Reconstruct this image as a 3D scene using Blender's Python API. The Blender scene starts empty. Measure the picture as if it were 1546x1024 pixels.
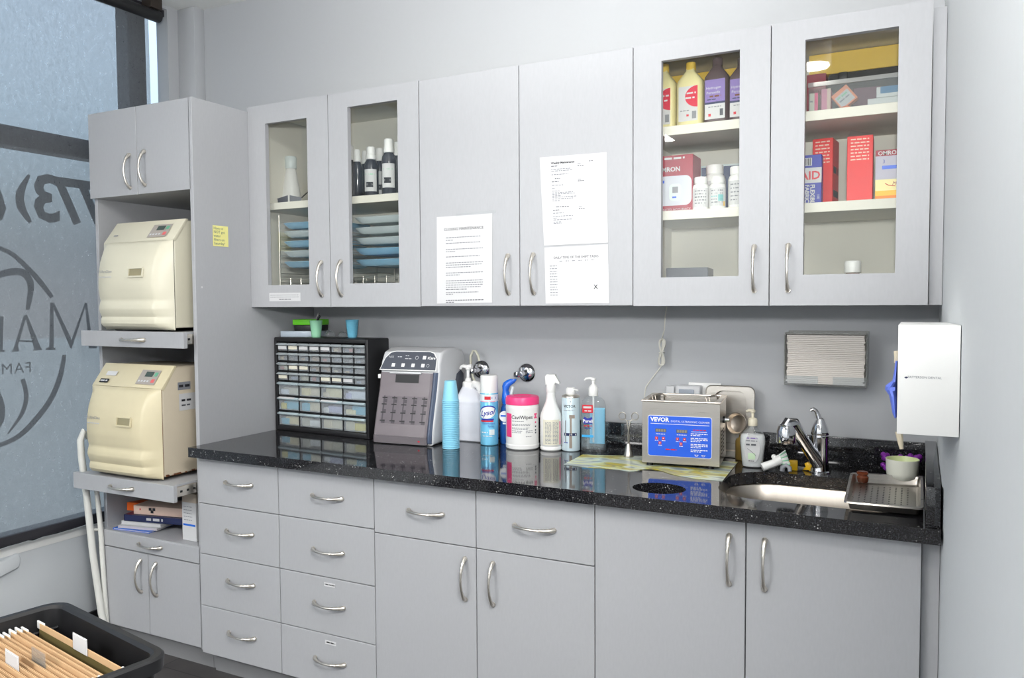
import bpy, bmesh, math, random
from mathutils import Vector, Matrix
random.seed(7)
SC = bpy.context.scene
COL = SC.collection
PI = math.pi
# ---------------------------------------------------------------- camera solution (1546 x 1024 frame)
F, YAW, PITCH, ROLL = 1205.555, .4732, .0471, -.0063
CAM = Vector((2.6046, -2.7667, 1.4097))
_cy, _sy, _cp, _sp = math.cos(YAW), math.sin(YAW), math.cos(PITCH), math.sin(PITCH)
FW = Vector((-_sy * _cp, _cy * _cp, -_sp))
_r0 = Vector((_cy, _sy, 0)); _u0 = _r0.cross(FW)
RT = _r0 * math.cos(ROLL) + _u0 * math.sin(ROLL)
UP = -_r0 * math.sin(ROLL) + _u0 * math.cos(ROLL)
def at(px, py, x=None, y=None, z=None):
    """point of the room seen at a pixel of the photo, on the plane x=.., y=.. or z=.."""
    d = RT * ((px - 773) / F) - UP * ((py - 512) / F) + FW
    i, v = (0, x) if x is not None else (1, y) if y is not None else (2, z)
    return CAM + d * ((v - CAM[i]) / d[i])
# ---------------------------------------------------------------- materials
def newmat(name):
    m = bpy.data.materials.new(name); m.use_nodes = True
    return m, m.node_tree.nodes, m.node_tree.links, m.node_tree.nodes['Principled BSDF']
def srgb(r, g, b):
    f = lambda c: (c / 255 / 12.92) if c <= 10 else ((c / 255 + .055) / 1.055) ** 2.4
    return (f(r), f(g), f(b), 1)
def mat(name, col, rough=.5, metal=0, var=.04, scale=30, bump=0, spec=.5, coat=0, emit=0, alpha=1, trans=0, stretch=(1, 1, 1), rvar=0):
    m, N, L, P = newmat(name)
    col = srgb(*col)
    tc = N.new('ShaderNodeTexCoord'); mp = N.new('ShaderNodeMapping'); mp.inputs['Scale'].default_value = stretch
    L.new(tc.outputs['Object'], mp.inputs[0])
    nz = N.new('ShaderNodeTexNoise'); nz.inputs['Scale'].default_value = scale; nz.inputs['Detail'].default_value = 4
    L.new(mp.outputs[0], nz.inputs[0])
    mx = N.new('ShaderNodeMix'); mx.data_type = 'RGBA'
    a = [max(0, c * (1 - var)) for c in col[:3]] + [1]; b = [min(1, c * (1 + var)) for c in col[:3]] + [1]
    mx.inputs[6].default_value = a; mx.inputs[7].default_value = b
    L.new(nz.outputs[0], mx.inputs[0]); L.new(mx.outputs[2], P.inputs['Base Color'])
    P.inputs['Roughness'].default_value = rough; P.inputs['Metallic'].default_value = metal
    P.inputs['Specular IOR Level'].default_value = spec; P.inputs['Coat Weight'].default_value = coat
    P.inputs['Coat Roughness'].default_value = .08
    P.inputs['Alpha'].default_value = alpha; P.inputs['Transmission Weight'].default_value = trans
    if rvar:
        mr = N.new('ShaderNodeMapRange'); mr.inputs[3].default_value = rough - rvar; mr.inputs[4].default_value = rough + rvar
        L.new(nz.outputs[0], mr.inputs[0]); L.new(mr.outputs[0], P.inputs['Roughness'])
    if emit:
        P.inputs['Emission Color'].default_value = col; P.inputs['Emission Strength'].default_value = emit
    if bump:
        bp = N.new('ShaderNodeBump'); bp.inputs['Strength'].default_value = bump; bp.inputs['Distance'].default_value = .002
        L.new(nz.outputs[0], bp.inputs['Height']); L.new(bp.outputs[0], P.inputs['Normal'])
    return m
def thin_glass(name, tint, gloss=1.0, alpha_t=0, rough=0.02):
    """pane of thin glass or clear plastic: transparent with a fresnel reflection"""
    m, N, L, P = newmat(name); N.remove(P)
    out = N['Material Output']
    tr = N.new('ShaderNodeBsdfTransparent'); tr.inputs[0].default_value = tint
    gl = N.new('ShaderNodeBsdfGlossy'); gl.inputs['Roughness'].default_value = rough; gl.inputs[0].default_value = (gloss, gloss, gloss, 1)
    fr = N.new('ShaderNodeFresnel'); ge = N.new('ShaderNodeNewGeometry'); io = N.new('ShaderNodeMapRange')
    io.inputs[3].default_value = 1.5; io.inputs[4].default_value = 1 / 1.5; L.new(ge.outputs['Backfacing'], io.inputs[0]); L.new(io.outputs[0], fr.inputs[0])
    nz = N.new('ShaderNodeTexNoise'); nz.inputs['Scale'].default_value = 3
    bp = N.new('ShaderNodeBump'); bp.inputs['Strength'].default_value = .02; L.new(nz.outputs[0], bp.inputs['Height']); L.new(bp.outputs[0], gl.inputs['Normal'])
    mx = N.new('ShaderNodeMixShader'); L.new(fr.outputs[0], mx.inputs[0]); L.new(tr.outputs[0], mx.inputs[1]); L.new(gl.outputs[0], mx.inputs[2])
    if alpha_t:
        df = N.new('ShaderNodeBsdfDiffuse'); df.inputs[0].default_value = tint
        m2 = N.new('ShaderNodeMixShader'); m2.inputs[0].default_value = alpha_t
        L.new(mx.outputs[0], m2.inputs[1]); L.new(df.outputs[0], m2.inputs[2]); L.new(m2.outputs[0], out.inputs[0])
    else:
        L.new(mx.outputs[0], out.inputs[0])
    return m
def emat(name, col, s):
    m, N, L, P = newmat(name); N.remove(P)
    e = N.new('ShaderNodeEmission'); e.inputs[0].default_value = col; e.inputs[1].default_value = s
    L.new(e.outputs[0], N['Material Output'].inputs[0]); return m
def granite():
    m, N, L, P = newmat('black_granite')
    tc = N.new('ShaderNodeTexCoord')
    v = N.new('ShaderNodeTexVoronoi'); v.inputs['Scale'].default_value = 140; L.new(tc.outputs['Object'], v.inputs[0])
    r = N.new('ShaderNodeValToRGB'); r.color_ramp.elements[0].position = .16; r.color_ramp.elements[1].position = .30
    r.color_ramp.elements[0].color = (1, 1, 1, 1); r.color_ramp.elements[1].color = (0, 0, 0, 1); L.new(v.outputs['Distance'], r.inputs[0])
    nz = N.new('ShaderNodeTexNoise'); nz.inputs['Scale'].default_value = 45; nz.inputs['Detail'].default_value = 8; L.new(tc.outputs['Object'], nz.inputs[0])
    r2 = N.new('ShaderNodeValToRGB'); r2.color_ramp.elements[0].position = .52; r2.color_ramp.elements[1].position = .72
    L.new(nz.outputs[0], r2.inputs[0])
    mu = N.new('ShaderNodeMath'); mu.operation = 'MULTIPLY'; L.new(r.outputs[0], mu.inputs[0]); L.new(r2.outputs[0], mu.inputs[1])
    n3 = N.new('ShaderNodeTexNoise'); n3.inputs['Scale'].default_value = 260; n3.inputs['Detail'].default_value = 3; L.new(tc.outputs['Object'], n3.inputs[0])
    r3 = N.new('ShaderNodeValToRGB'); r3.color_ramp.elements[0].position = .45; r3.color_ramp.elements[1].position = .8
    r3.color_ramp.elements[0].color = srgb(24, 24, 27); r3.color_ramp.elements[1].color = srgb(66, 66, 69); L.new(n3.outputs[0], r3.inputs[0])
    mx = N.new('ShaderNodeMix'); mx.data_type = 'RGBA'; L.new(mu.outputs[0], mx.inputs[0]); L.new(r3.outputs[0], mx.inputs[6]); mx.inputs[7].default_value = srgb(215, 215, 212)
    L.new(mx.outputs[2], P.inputs['Base Color']); P.inputs['Roughness'].default_value = .06; P.inputs['Specular IOR Level'].default_value = .75
    return m
def floor_mat():
    m, N, L, P = newmat('dark_floor_tile')
    tc = N.new('ShaderNodeTexCoord')
    b = N.new('ShaderNodeTexBrick'); b.inputs['Scale'].default_value = 2.2; b.inputs['Mortar Size'].default_value = .006; b.offset = 0
    b.inputs['Brick Width'].default_value = 1.0; b.inputs['Row Height'].default_value = .5
    b.inputs['Color1'].default_value = srgb(70, 68, 68); b.inputs['Color2'].default_value = srgb(84, 81, 80); b.inputs['Mortar'].default_value = srgb(48, 47, 47)
    L.new(tc.outputs['Object'], b.inputs[0])
    nz = N.new('ShaderNodeTexNoise'); nz.inputs['Scale'].default_value = 9; nz.inputs['Detail'].default_value = 6; L.new(tc.outputs['Object'], nz.inputs[0])
    mx = N.new('ShaderNodeMix'); mx.data_type = 'RGBA'; mx.blend_type = 'MULTIPLY'; mx.inputs[0].default_value = .5
    L.new(b.outputs[0], mx.inputs[6]); L.new(nz.outputs[0], mx.inputs[7]); L.new(mx.outputs[2], P.inputs['Base Color']); P.inputs['Roughness'].default_value = .45
    return m
def shade_mat():
    """woven screen fabric: partly open weave, back-lit by the daylight behind it"""
    m, N, L, P = newmat('screen_fabric'); N.remove(P); out = N['Material Output']
    tc = N.new('ShaderNodeTexCoord')
    mp = N.new('ShaderNodeMapping'); mp.inputs['Scale'].default_value = (1, 1, .45); L.new(tc.outputs['Object'], mp.inputs[0])
    n1 = N.new('ShaderNodeTexNoise'); n1.inputs['Scale'].default_value = 60; n1.inputs['Detail'].default_value = 5; L.new(mp.outputs[0], n1.inputs[0])
    n2 = N.new('ShaderNodeTexNoise'); n2.inputs['Scale'].default_value = 150; n2.inputs['Detail'].default_value = 3; L.new(tc.outputs['Object'], n2.inputs[0])
    ad = N.new('ShaderNodeMath'); ad.operation = 'ADD'; L.new(n1.outputs[0], ad.inputs[0]); L.new(n2.outputs[0], ad.inputs[1])
    mr = N.new('ShaderNodeMapRange'); mr.inputs[1].default_value = .75; mr.inputs[2].default_value = 1.25; mr.inputs[3].default_value = .285; mr.inputs[4].default_value = .395
    L.new(ad.outputs[0], mr.inputs[0])
    tr = N.new('ShaderNodeBsdfTransparent')
    df = N.new('ShaderNodeBsdfDiffuse'); df.inputs[0].default_value = srgb(94, 95, 97)
    tl = N.new('ShaderNodeBsdfTranslucent'); tl.inputs[0].default_value = srgb(88, 90, 92)
    a = N.new('ShaderNodeAddShader'); L.new(df.outputs[0], a.inputs[0]); L.new(tl.outputs[0], a.inputs[1])
    mx = N.new('ShaderNodeMixShader'); L.new(mr.outputs[0], mx.inputs[0]); L.new(a.outputs[0], mx.inputs[1]); L.new(tr.outputs[0], mx.inputs[2])
    L.new(mx.outputs[0], out.inputs[0]); return m
def mat_sheet():
    m, N, L, P = newmat('swirl_patterned_sheet')
    tc = N.new('ShaderNodeTexCoord'); mp = N.new('ShaderNodeMapping'); mp.inputs['Scale'].default_value = (3.5, 9, 1); L.new(tc.outputs['Object'], mp.inputs[0])
    nz = N.new('ShaderNodeTexNoise'); nz.inputs['Scale'].default_value = 1.7; nz.inputs['Detail'].default_value = 2; nz.inputs['Distortion'].default_value = 1.2; L.new(mp.outputs[0], nz.inputs[0])
    r = N.new('ShaderNodeValToRGB'); cr = r.color_ramp; cr.interpolation = 'EASE'
    cr.elements[0].position = .34; cr.elements[0].color = srgb(150, 160, 158); cr.elements[1].position = .66; cr.elements[1].color = srgb(205, 190, 60)
    for p, c in ((.43, (190, 200, 190)), (.49, (222, 230, 205)), (.55, (214, 212, 120)), (.6, (165, 160, 110))):
        e = cr.elements.new(p); e.color = srgb(*c)
    L.new(nz.outputs[0], r.inputs[0]); L.new(r.outputs[0], P.inputs['Base Color']); P.inputs['Roughness'].default_value = .3
    return m
M = dict(
    lam=mat('grey_laminate', (172, 173, 176), .5, var=.05, scale=180, stretch=(1, 1, .25)),
    lam_in=mat('pale_cabinet_interior', (224, 221, 210), .6, var=.02),
    lam_dark=mat('shadowed_carcass', (62, 62, 64), .8),  # base carcasses coloured dark so the door gaps read as shade
    toe=mat('toe_kick_grey', (132, 132, 134), .6),
    wall=mat('grey_wall_paint', (184, 186, 189), .75, var=.015, scale=60, bump=.06),
    wall_w=mat('pale_wall_paint', (214, 218, 221), .7, var=.015, scale=50, bump=.05),
    ceil=mat('white_ceiling_paint', (238, 238, 235), .85, var=.01),
    gran=granite(), floor=floor_mat(), shade=shade_mat(), sheet=mat_sheet(),
    chrome=mat('polished_chrome', (225, 225, 228), .07, 1, var=.01),
    nickel=mat('satin_nickel', (222, 216, 206), .33, 1, var=.02),
    steel=mat('brushed_steel', (186, 181, 174), .3, 1, var=.08, scale=60, stretch=(.15, 1, 12), rvar=.08),
    steel_l=mat('bright_steel', (226, 216, 204), .33, 1, var=.06, scale=40, stretch=(3, 1, .3), rvar=.06),
    cream=mat('cream_plastic', (216, 211, 190), .38, var=.015),
    cream2=mat('aged_cream_plastic', (214, 203, 170), .38, var=.03),
    beige=mat('beige_side_panel', (206, 194, 172), .45, var=.03),
    black=mat('black_plastic', (24, 24, 26), .42, var=.1),
    blackg=mat('gloss_black', (14, 14, 16), .15),
    dk=mat('dark_frame_metal', (48, 47, 52), .45, var=.05),
    white=mat('white_plastic', (238, 238, 236), .35, var=.01),
    whitec=mat('white_coated_metal', (222, 222, 216), .4, var=.03),
    paper=mat('white_paper', (208, 208, 209), .8, var=.01),
    ink=mat('black_ink', (36, 36, 42), .7), inkl=mat('grey_print', (138, 140, 145), .8), inkm=mat('mid_grey_print', (92, 94, 100), .8),
    yel=mat('yellow_note_paper', (238, 232, 150), .8), yellow=mat('yellow_plastic', (240, 190, 20), .4), ylw2=mat('amber_yellow_plastic', (222, 186, 60), .45),
    glass=thin_glass('cabinet_glass', (.97, .976, .965, 1)), wglass=thin_glass('window_glass', (.95, .97, 1, 1)),
    clear=thin_glass('clear_plastic', (.93, .95, .96, 1), .9, .06, .05), smoke=thin_glass('smoked_plastic', (.34, .31, .33, 1), .5, .5, .18),
    drawer=thin_glass('frosted_drawer_plastic', (.86, .89, .91, 1), .7, .16, .12),
    blue=mat('pale_blue_plastic', (146, 212, 236), .35, var=.02, trans=.0), blue2=mat('cup_blue', (118, 194, 222), .4),
    mint=mat('mint_green_plastic', (142, 200, 164), .4), green=mat('lime_green_plastic', (104, 206, 30), .4), dgreen=mat('dark_green', (24, 104, 66), .5),
    lys=mat('sky_blue_can', (124, 204, 240), .25, metal=.25), lysd=mat('deep_blue_print', (40, 52, 160), .4), royal=mat('royal_blue', (26, 104, 214), .2, spec=.7),
    navy=mat('navy_blue', (30, 40, 84), .35), pink=mat('hot_pink_plastic', (240, 66, 130), .35), red=mat('red_print', (206, 32, 50), .4), redbox=mat('red_carton', (232, 58, 58), .5),
    panel=mat('blue_control_panel', (40, 96, 222), .3), purple=mat('purple_rubber', (132, 40, 160), .45), lilac=mat('lilac_label', (132, 112, 176), .5),
    tan=mat('manila_card', (206, 170, 128), .75, var=.08), olive=mat('olive_card', (96, 84, 42), .8), amber=mat('amber_glass', (132, 62, 32), .15, trans=.3),
    glove=mat('blue_nitrile', (112, 136, 240), .5), latex=mat('latex_cream', (222, 210, 184), .55),
    towel=mat('folded_paper_towel', (226, 219, 212), .9, var=.03, scale=8, stretch=(.3, 1, 60)),
    alc=mat('frosted_clear_bottle', (226, 216, 160), .3), brown=mat('brown_bottle', (86, 70, 72), .25), peach=mat('peach_carton', (238, 208, 190), .6), orange=mat('orange_card', (236, 104, 30), .5),
    pale=mat('pale_plate', (220, 230, 230), .35), trayb=mat('instrument_tray_blue', (128, 196, 232), .35), grey=mat('mid_grey_plastic', (140, 142, 148), .4), greyl=mat('light_grey_plastic', (206, 207, 209), .35),
    slate=mat('slate_panel', (78, 82, 92), .35), gel=mat('blue_sanitizer_gel', (110, 190, 224), .15, trans=.2), lcd=mat('grey_green_display', (70, 84, 78), .3),
    can=mat('pale_blue_can', (206, 224, 232), .25, metal=.15), rust=mat('rust_marks', (120, 74, 44), .8), fabric_b=mat('ivory_label', (226, 222, 204), .6),
    lampw=emat('lamp_diffuser', (1, .95, .88, 1), 40), street=mat('asphalt', (190, 184, 174), .9),
)
# ---------------------------------------------------------------- mesh builder
class MB:
    def __init__(s): s.bm = bmesh.new(); s.mats = []
    def mi(s, m):
        if m not in s.mats: s.mats.append(m)
        return s.mats.index(m)
    def take(s, t, m, smooth=False, mx=None):
        i = s.mi(m)
        if mx is not None: bmesh.ops.transform(t, matrix=mx, verts=t.verts)
        vs = {v: s.bm.verts.new(v.co) for v in t.verts}
        for f in t.faces:
            try: nf = s.bm.faces.new([vs[v] for v in f.verts])
            except ValueError: continue
            nf.material_index = i; nf.smooth = smooth
        t.free(); return s
    def box(s, x0, x1, y0, y1, z0, z1, m, bev=0, mx=None, seg=2, smooth=False):
        t = bmesh.new(); bmesh.ops.create_cube(t, size=1)
        for v in t.verts: v.co = Vector(((x0 + x1) / 2 + v.co.x * (x1 - x0), (y0 + y1) / 2 + v.co.y * (y1 - y0), (z0 + z1) / 2 + v.co.z * (z1 - z0)))
        if bev: bmesh.ops.bevel(t, geom=t.edges[:], offset=bev, segments=seg, profile=.5, affect='EDGES')
        bmesh.ops.recalc_face_normals(t, faces=t.faces)
        return s.take(t, m, smooth, mx)
    def lathe(s, prof, m, c=(0, 0, 0), seg=32, a0=0, a1=2 * PI, smooth=True, mx=None, sx=1, sy=1):
        t = bmesh.new(); full = abs(a1 - a0 - 2 * PI) < 1e-6; n = seg if full else seg + 1
        rings = []
        for r, z in prof:
            if r < 1e-6: rings.append([t.verts.new((c[0], c[1], c[2] + z))])
            else: rings.append([t.verts.new((c[0] + sx * r * math.cos(a0 + (a1 - a0) * k / seg), c[1] + sy * r * math.sin(a0 + (a1 - a0) * k / seg), c[2] + z)) for k in range(n)])
        for A, B in zip(rings, rings[1:]):
            for k in range(seg):
                j = (k + 1) % n
                if len(A) == 1 and len(B) == 1: continue
                if len(A) == 1: f = [A[0], B[j], B[k]]
                elif len(B) == 1: f = [A[k], A[j], B[0]]
                else: f = [A[k], A[j], B[j], B[k]]
                t.faces.new(f)
        return s.take(t, m, smooth, mx)
    def tube(s, pts, r, m, seg=10, closed=False, caps=True, smooth=True, mx=None):
        pts = [Vector(p) for p in pts]; n = len(pts); rs = r if isinstance(r, (list, tuple)) else [r] * n
        t = bmesh.new(); rings = []; prev = None
        for i, p in enumerate(pts):
            a = pts[(i - 1) % n] if (closed or i > 0) else p; b = pts[(i + 1) % n] if (closed or i < n - 1) else p
            d = (b - a).normalized()
            if prev is None:
                u = d.orthogonal().normalized()
            else:
                u = (prev - d * prev.dot(d)); u = u.normalized() if u.length > 1e-6 else d.orthogonal().normalized()
            prev = u; w = d.cross(u)
            rings.append([t.verts.new(p + (u * math.cos(2 * PI * k / seg) + w * math.sin(2 * PI * k / seg)) * rs[i]) for k in range(seg)])
        R = rings + ([rings[0]] if closed else [])
        for A, B in zip(R, R[1:]):
            for k in range(seg): t.faces.new([A[k], A[(k + 1) % seg], B[(k + 1) % seg], B[k]])
        if caps and not closed:
            t.faces.new(list(reversed(rings[0]))); t.faces.new(rings[-1])
        return s.take(t, m, smooth, mx)
    def prism(s, poly, axis, a, b, m, bev=0, mx=None, smooth=False, seg=2):
        """polygon in the two other axes, extruded along axis from a to b"""
        t = bmesh.new()
        def P(u, v, w): return (w, u, v) if axis == 'x' else (u, w, v) if axis == 'y' else (u, v, w)
        A = [t.verts.new(P(u, v, a)) for u, v in poly]; B = [t.verts.new(P(u, v, b)) for u, v in poly]
        n = len(poly)
        t.faces.new(A); t.faces.new(list(reversed(B)))
        for i in range(n): t.faces.new([A[i], B[i], B[(i + 1) % n], A[(i + 1) % n]])
        bmesh.ops.recalc_face_normals(t, faces=t.faces)
        if bev:
            es = [e for e in t.edges if (e.verts[0] in A) == (e.verts[1] in A)]
            bmesh.ops.bevel(t, geom=es, offset=bev, segments=seg, profile=.5, affect='EDGES')
        return s.take(t, m, smooth, mx)
    def grid(s, rows, m, smooth=True, close_u=False, mx=None):
        t = bmesh.new(); V = [[t.verts.new(p) for p in r] for r in rows]
        for A, B in zip(V, V[1:]):
            n = len(A)
            for k in range(n if close_u else n - 1): t.faces.new([A[k], A[(k + 1) % n], B[(k + 1) % n], B[k]])
        bmesh.ops.recalc_face_normals(t, faces=t.faces)
        return s.take(t, m, smooth, mx)
    def face(s, pts, m):
        t = bmesh.new(); t.faces.new([t.verts.new(p) for p in pts]); return s.take(t, m)
    def ball(s, c, r, m, sub=2, sc=(1, 1, 1)):
        t = bmesh.new(); bmesh.ops.create_icosphere(t, subdivisions=sub, radius=r)
        for v in t.verts: v.co = Vector((c[0] + v.co.x * sc[0], c[1] + v.co.y * sc[1], c[2] + v.co.z * sc[2]))
        return s.take(t, m, True)
    def text(s, txt, size, m, fn, align='CENTER', bold=0, spacing=1, shear=0):
        """lettering: each glyph outline is laid on a surface by fn(u, v)"""
        for co, fs in [_glyphs(txt, size, align, bold, spacing, shear)]:
            t = bmesh.new(); V = [t.verts.new(fn(u, v)) for u, v in co]
            for f in fs:
                try: t.faces.new([V[i] for i in f])
                except ValueError: pass
            s.take(t, m)
        return s
    def obj(s, name, parent=None, sharp=35):
        me = bpy.data.meshes.new(name); s.bm.to_mesh(me); s.bm.free()
        for m in s.mats: me.materials.append(m)
        if sharp: 
            try: me.set_sharp_from_angle(angle=math.radians(sharp))
            except Exception: pass
        o = bpy.data.objects.new(name, me); COL.objects.link(o)
        if parent: o.parent = parent
        return o
def _glyphs(txt, size, align, bold, spacing, shear):
    cu = bpy.data.curves.new('lettering', 'FONT'); cu.body = txt; cu.size = size; cu.align_x = align; cu.offset = bold; cu.space_character = spacing; cu.shear = shear; cu.resolution_u = 2; cu.fill_mode = 'FRONT' if False else cu.fill_mode
    o = bpy.data.objects.new('lettering', cu); COL.objects.link(o)
    dg = bpy.context.evaluated_depsgraph_get(); dg.update()
    me = bpy.data.meshes.new_from_object(o.evaluated_get(dg), depsgraph=dg)
    out = [(v.co.x, v.co.y) for v in me.vertices], [tuple(p.vertices) for p in me.polygons]
    bpy.data.objects.remove(o); bpy.data.curves.remove(cu); bpy.data.meshes.remove(me)
    return out
def flat(o, u=(1, 0, 0), v=(0, 0, 1)):
    o, u, v = Vector(o), Vector(u), Vector(v)
    return lambda a, b: o + u * a + v * b
def oncyl(R, ang, z, c=(0, 0)):
    """on a vertical cylinder, centred at angle ang (seen from outside, u runs to the viewer's right)"""
    return lambda a, b: Vector((c[0] + R * math.cos(ang + a / R), c[1] + R * math.sin(ang + a / R), z + b))
# ---------------------------------------------------------------- objects
def setp(o, label=None, cat=None, group=None, kind=None):
    if label: o['label'] = label
    if cat: o['category'] = cat
    if group: o['group'] = group
    if kind: o['kind'] = kind
    return o
def thing(name, label, cat, loc=(0, 0, 0), rz=0, group=None):
    o = bpy.data.objects.new(name, None); COL.objects.link(o); o.location = loc; o.rotation_euler = (0, 0, rz); o.empty_display_size = .05
    return setp(o, label, cat, group)
def struct(name, mb): return setp(mb.obj(name), kind='structure')
def part(name, mb, parent, label=None):
    o = mb.obj(name, parent)
    if label: o['label'] = label
    return o
def dup(root, loc, rz=None, label=None, group=None):
    r = root.copy(); COL.objects.link(r); r.location = loc
    if rz is not None: r.rotation_euler = (0, 0, rz)
    if label: r['label'] = label
    if group: r['group'] = group
    for ch in list(root.children):
        c = ch.copy(); COL.objects.link(c); c.parent = r
        for g in list(ch.children):
            d = g.copy(); COL.objects.link(d); d.parent = c
    return r
def words(mb, fn, u0, u1, v, h, m, gap=.28, seed=0):
    """a line of small print too fine to read: short dashes"""
    rr = random.Random(seed); u = u0
    while u < u1:
        w = h * rr.uniform(1.6, 4.2); e = min(u + w, u1)
        t = bmesh.new(); t.faces.new([t.verts.new(fn(a, b)) for a, b in ((u, v), (e, v), (e, v + h), (u, v + h))]); mb.take(t, m)
        u = e + h * gap * 3
def quad(mb, fn, u0, u1, v0, v1, m, n=1):
    for k in range(n):
        a = u0 + (u1 - u0) * k / n; b = u0 + (u1 - u0) * (k + 1) / n
        t = bmesh.new(); t.faces.new([t.verts.new(fn(p, q)) for p, q in ((a, v0), (b, v0), (b, v1), (a, v1))]); mb.take(t, m, n > 1)
def rrect(x0, x1, y0, y1, r, n=6):
    out = []
    for cx, cy, a in ((x1 - r, y1 - r, 0), (x0 + r, y1 - r, PI / 2), (x0 + r, y0 + r, PI), (x1 - r, y0 + r, 1.5 * PI)):
        for k in range(n + 1): out.append((cx + r * math.cos(a + PI / 2 * k / n), cy + r * math.sin(a + PI / 2 * k / n)))
    return out
def plate_with_holes(name, outline, holes, z0, z1, m, parent):
    cu = bpy.data.curves.new(name, 'CURVE'); cu.dimensions = '2D'; cu.fill_mode = 'BOTH'; cu.extrude = (z1 - z0) / 2
    for poly in [outline] + holes:
        sp = cu.splines.new('POLY'); sp.points.add(len(poly) - 1); sp.use_cyclic_u = True
        for p, (x, y) in zip(sp.points, poly): p.co = (x, y, 0, 1)
    o = bpy.data.objects.new(name, cu); COL.objects.link(o); dg = bpy.context.evaluated_depsgraph_get(); dg.update()
    me = bpy.data.meshes.new_from_object(o.evaluated_get(dg), depsgraph=dg); bpy.data.objects.remove(o)
    for v in me.vertices: v.co.z += (z0 + z1) / 2
    me.materials.clear(); me.materials.append(m)
    for p in me.polygons: p.use_smooth = False
    ob = bpy.data.objects.new(name, me); COL.objects.link(ob); ob.parent = parent
    return ob
POW = [10, 6, 104, 120, 190, 85]; WORLD = 1.65; EXPO = 0.13
# ================================================================ setting
XL, XR = -.55, 2.655          # window wall, right wall
ZC = .879                     # worktop
CEIL = 2.797
mb = MB(); mb.box(-.75, 4.2, -5.2, .1, -.05, 0, M['floor']); struct('floor', mb)
mb = MB(); mb.box(-.75, 4.2, -5.2, .1, CEIL, CEIL + .05, M['ceil']); struct('ceiling', mb)
mb = MB(); mb.box(-.75, 2.66, 0, .1, 0, CEIL, M['wall']); struct('wall_back', mb)
mb = MB()
mb.box(XL - .12, XL, -5.2, 0, 0, .456, M['wall_w'], bev=.004)
mb.box(XL - .075, XL, -.118, 0, .456, CEIL, M['wall'])
mb.box(XL - .12, XL, -5.2, -3.2, .456, CEIL, M['wall'])
mb.box(XL - .12, XL, -3.2, -.118, 2.78, CEIL, M['wall'])
wl = struct('wall_left', mb)
mb = MB()   # crumbling plaster: ragged strip along the top of the low wall and a loose flake
rr = random.Random(3); top = []; y = -.42
while y > -1.6: top.append((y, .458 + rr.uniform(.002, .012))); y -= rr.uniform(.02, .05)
poly = [(-.42, .43)] + top + [(y, .43)]
mb.prism(poly, 'x', XL - .002, XL + .004, M['ceil'])
f0 = at(0, 855, x=XL)
mb.prism([(f0.y - .05, f0.z + .012), (f0.y + .058, f0.z + .035), (f0.y + .072, f0.z + .012), (f0.y + .06, f0.z - .02), (f0.y - .05, f0.z - .045)], 'x', XL, XL + .022, M['wall_w'], bev=.006)
struct('trim_1', mb)
mb = MB(); mb.box(XL, -.44, -.06, 0, 0, CEIL, M['wall'], bev=.003); struct('column', mb)
mb = MB(); mb.prism([(XR, 0), (XR, -.66), (2.775, -1.95), (2.9, -1.95), (2.9, .1), (XR, .1)], 'z', 0, CEIL, M['wall_w']); struct('wall_right', mb)
mb = MB(); mb.box(4.1, 4.2, -5.2, .1, 0, CEIL, M['wall_w']); struct('wall_far_right', mb)
mb = MB(); mb.box(-.75, 4.2, -5.2, -5.1, 0, CEIL, M['wall_w']); struct('wall_rear', mb)
mb = MB(); mb.box(2.9, 4.2, -.1, .1, 0, CEIL, M['wall_w']); struct('wall_alcove', mb)
mb = MB(); mb.box(XL, XL + .012, -5.1, -.06, 0, .09, M['black']); struct('baseboard_left', mb)
mb = MB(); mb.box(-30, -.8, -16, 30, -.06, -.01, M['street']); struct('ground_outside', mb)
# ---- window
win = thing('window_1', 'large street window with dark metal frame and dark lettering on its glass', 'window', (XL, -1.7, .456)); win['kind'] = 'structure'
def wpart(name, mb, parent, label=None):
    o = part(name, mb, parent, label)
    if parent.type == 'EMPTY': o.location = -parent.location
    return o
mb = MB()
mb.box(XL - .1, XL - .02, -3.2, -.118, .456, .5, M['black']); mb.box(XL - .1, XL - .02, -3.2, -.118, 2.03, 2.108, M['dk']); mb.box(XL - .1, XL - .02, -3.2, -.118, 2.75, 2.78, M['dk'])
mb.box(XL - .1, XL - .02, -.315, -.225, .5, 2.75, M['dk']); mb.box(XL - .1, XL - .02, -1.98, -1.9, .5, 2.75, M['dk']); mb.box(XL - .1, XL - .02, -3.2, -3.14, .5, 2.75, M['dk'])
wpart('window_frame', mb, win)
mb = MB(); mb.box(XL - .066, XL - .06, -3.14, -.118, .5, 2.75, M['wglass']); wpart('pane', mb, win)
GX = XL - .056
def gp(px, py): p = at(px, py, x=GX); return p
mb = MB(); FILM = M['ink']
FILM = mat('dark_window_film', (30, 32, 36), .6, alpha=.93)
p7 = gp(104, 322); p3 = gp(70, 322)
def mir(o): return lambda a, b: Vector((GX, o.y - a, o.z + b))
def glyph(ch, pa, pb, bold=.006, shear=0):
    """one mirrored character, scaled to its height on the glass"""
    base = gp(*pb); topz = gp(*pa).z
    size = (topz - base.z) / .70
    mb.text(ch, size, FILM, mir(base), bold=bold)
glyph('3', (71, 264), (71, 333)); glyph('7', (106, 270), (106, 336)); glyph('7', (140, 275), (140, 340)); glyph('6', (-12, 268), (-12, 334))
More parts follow.
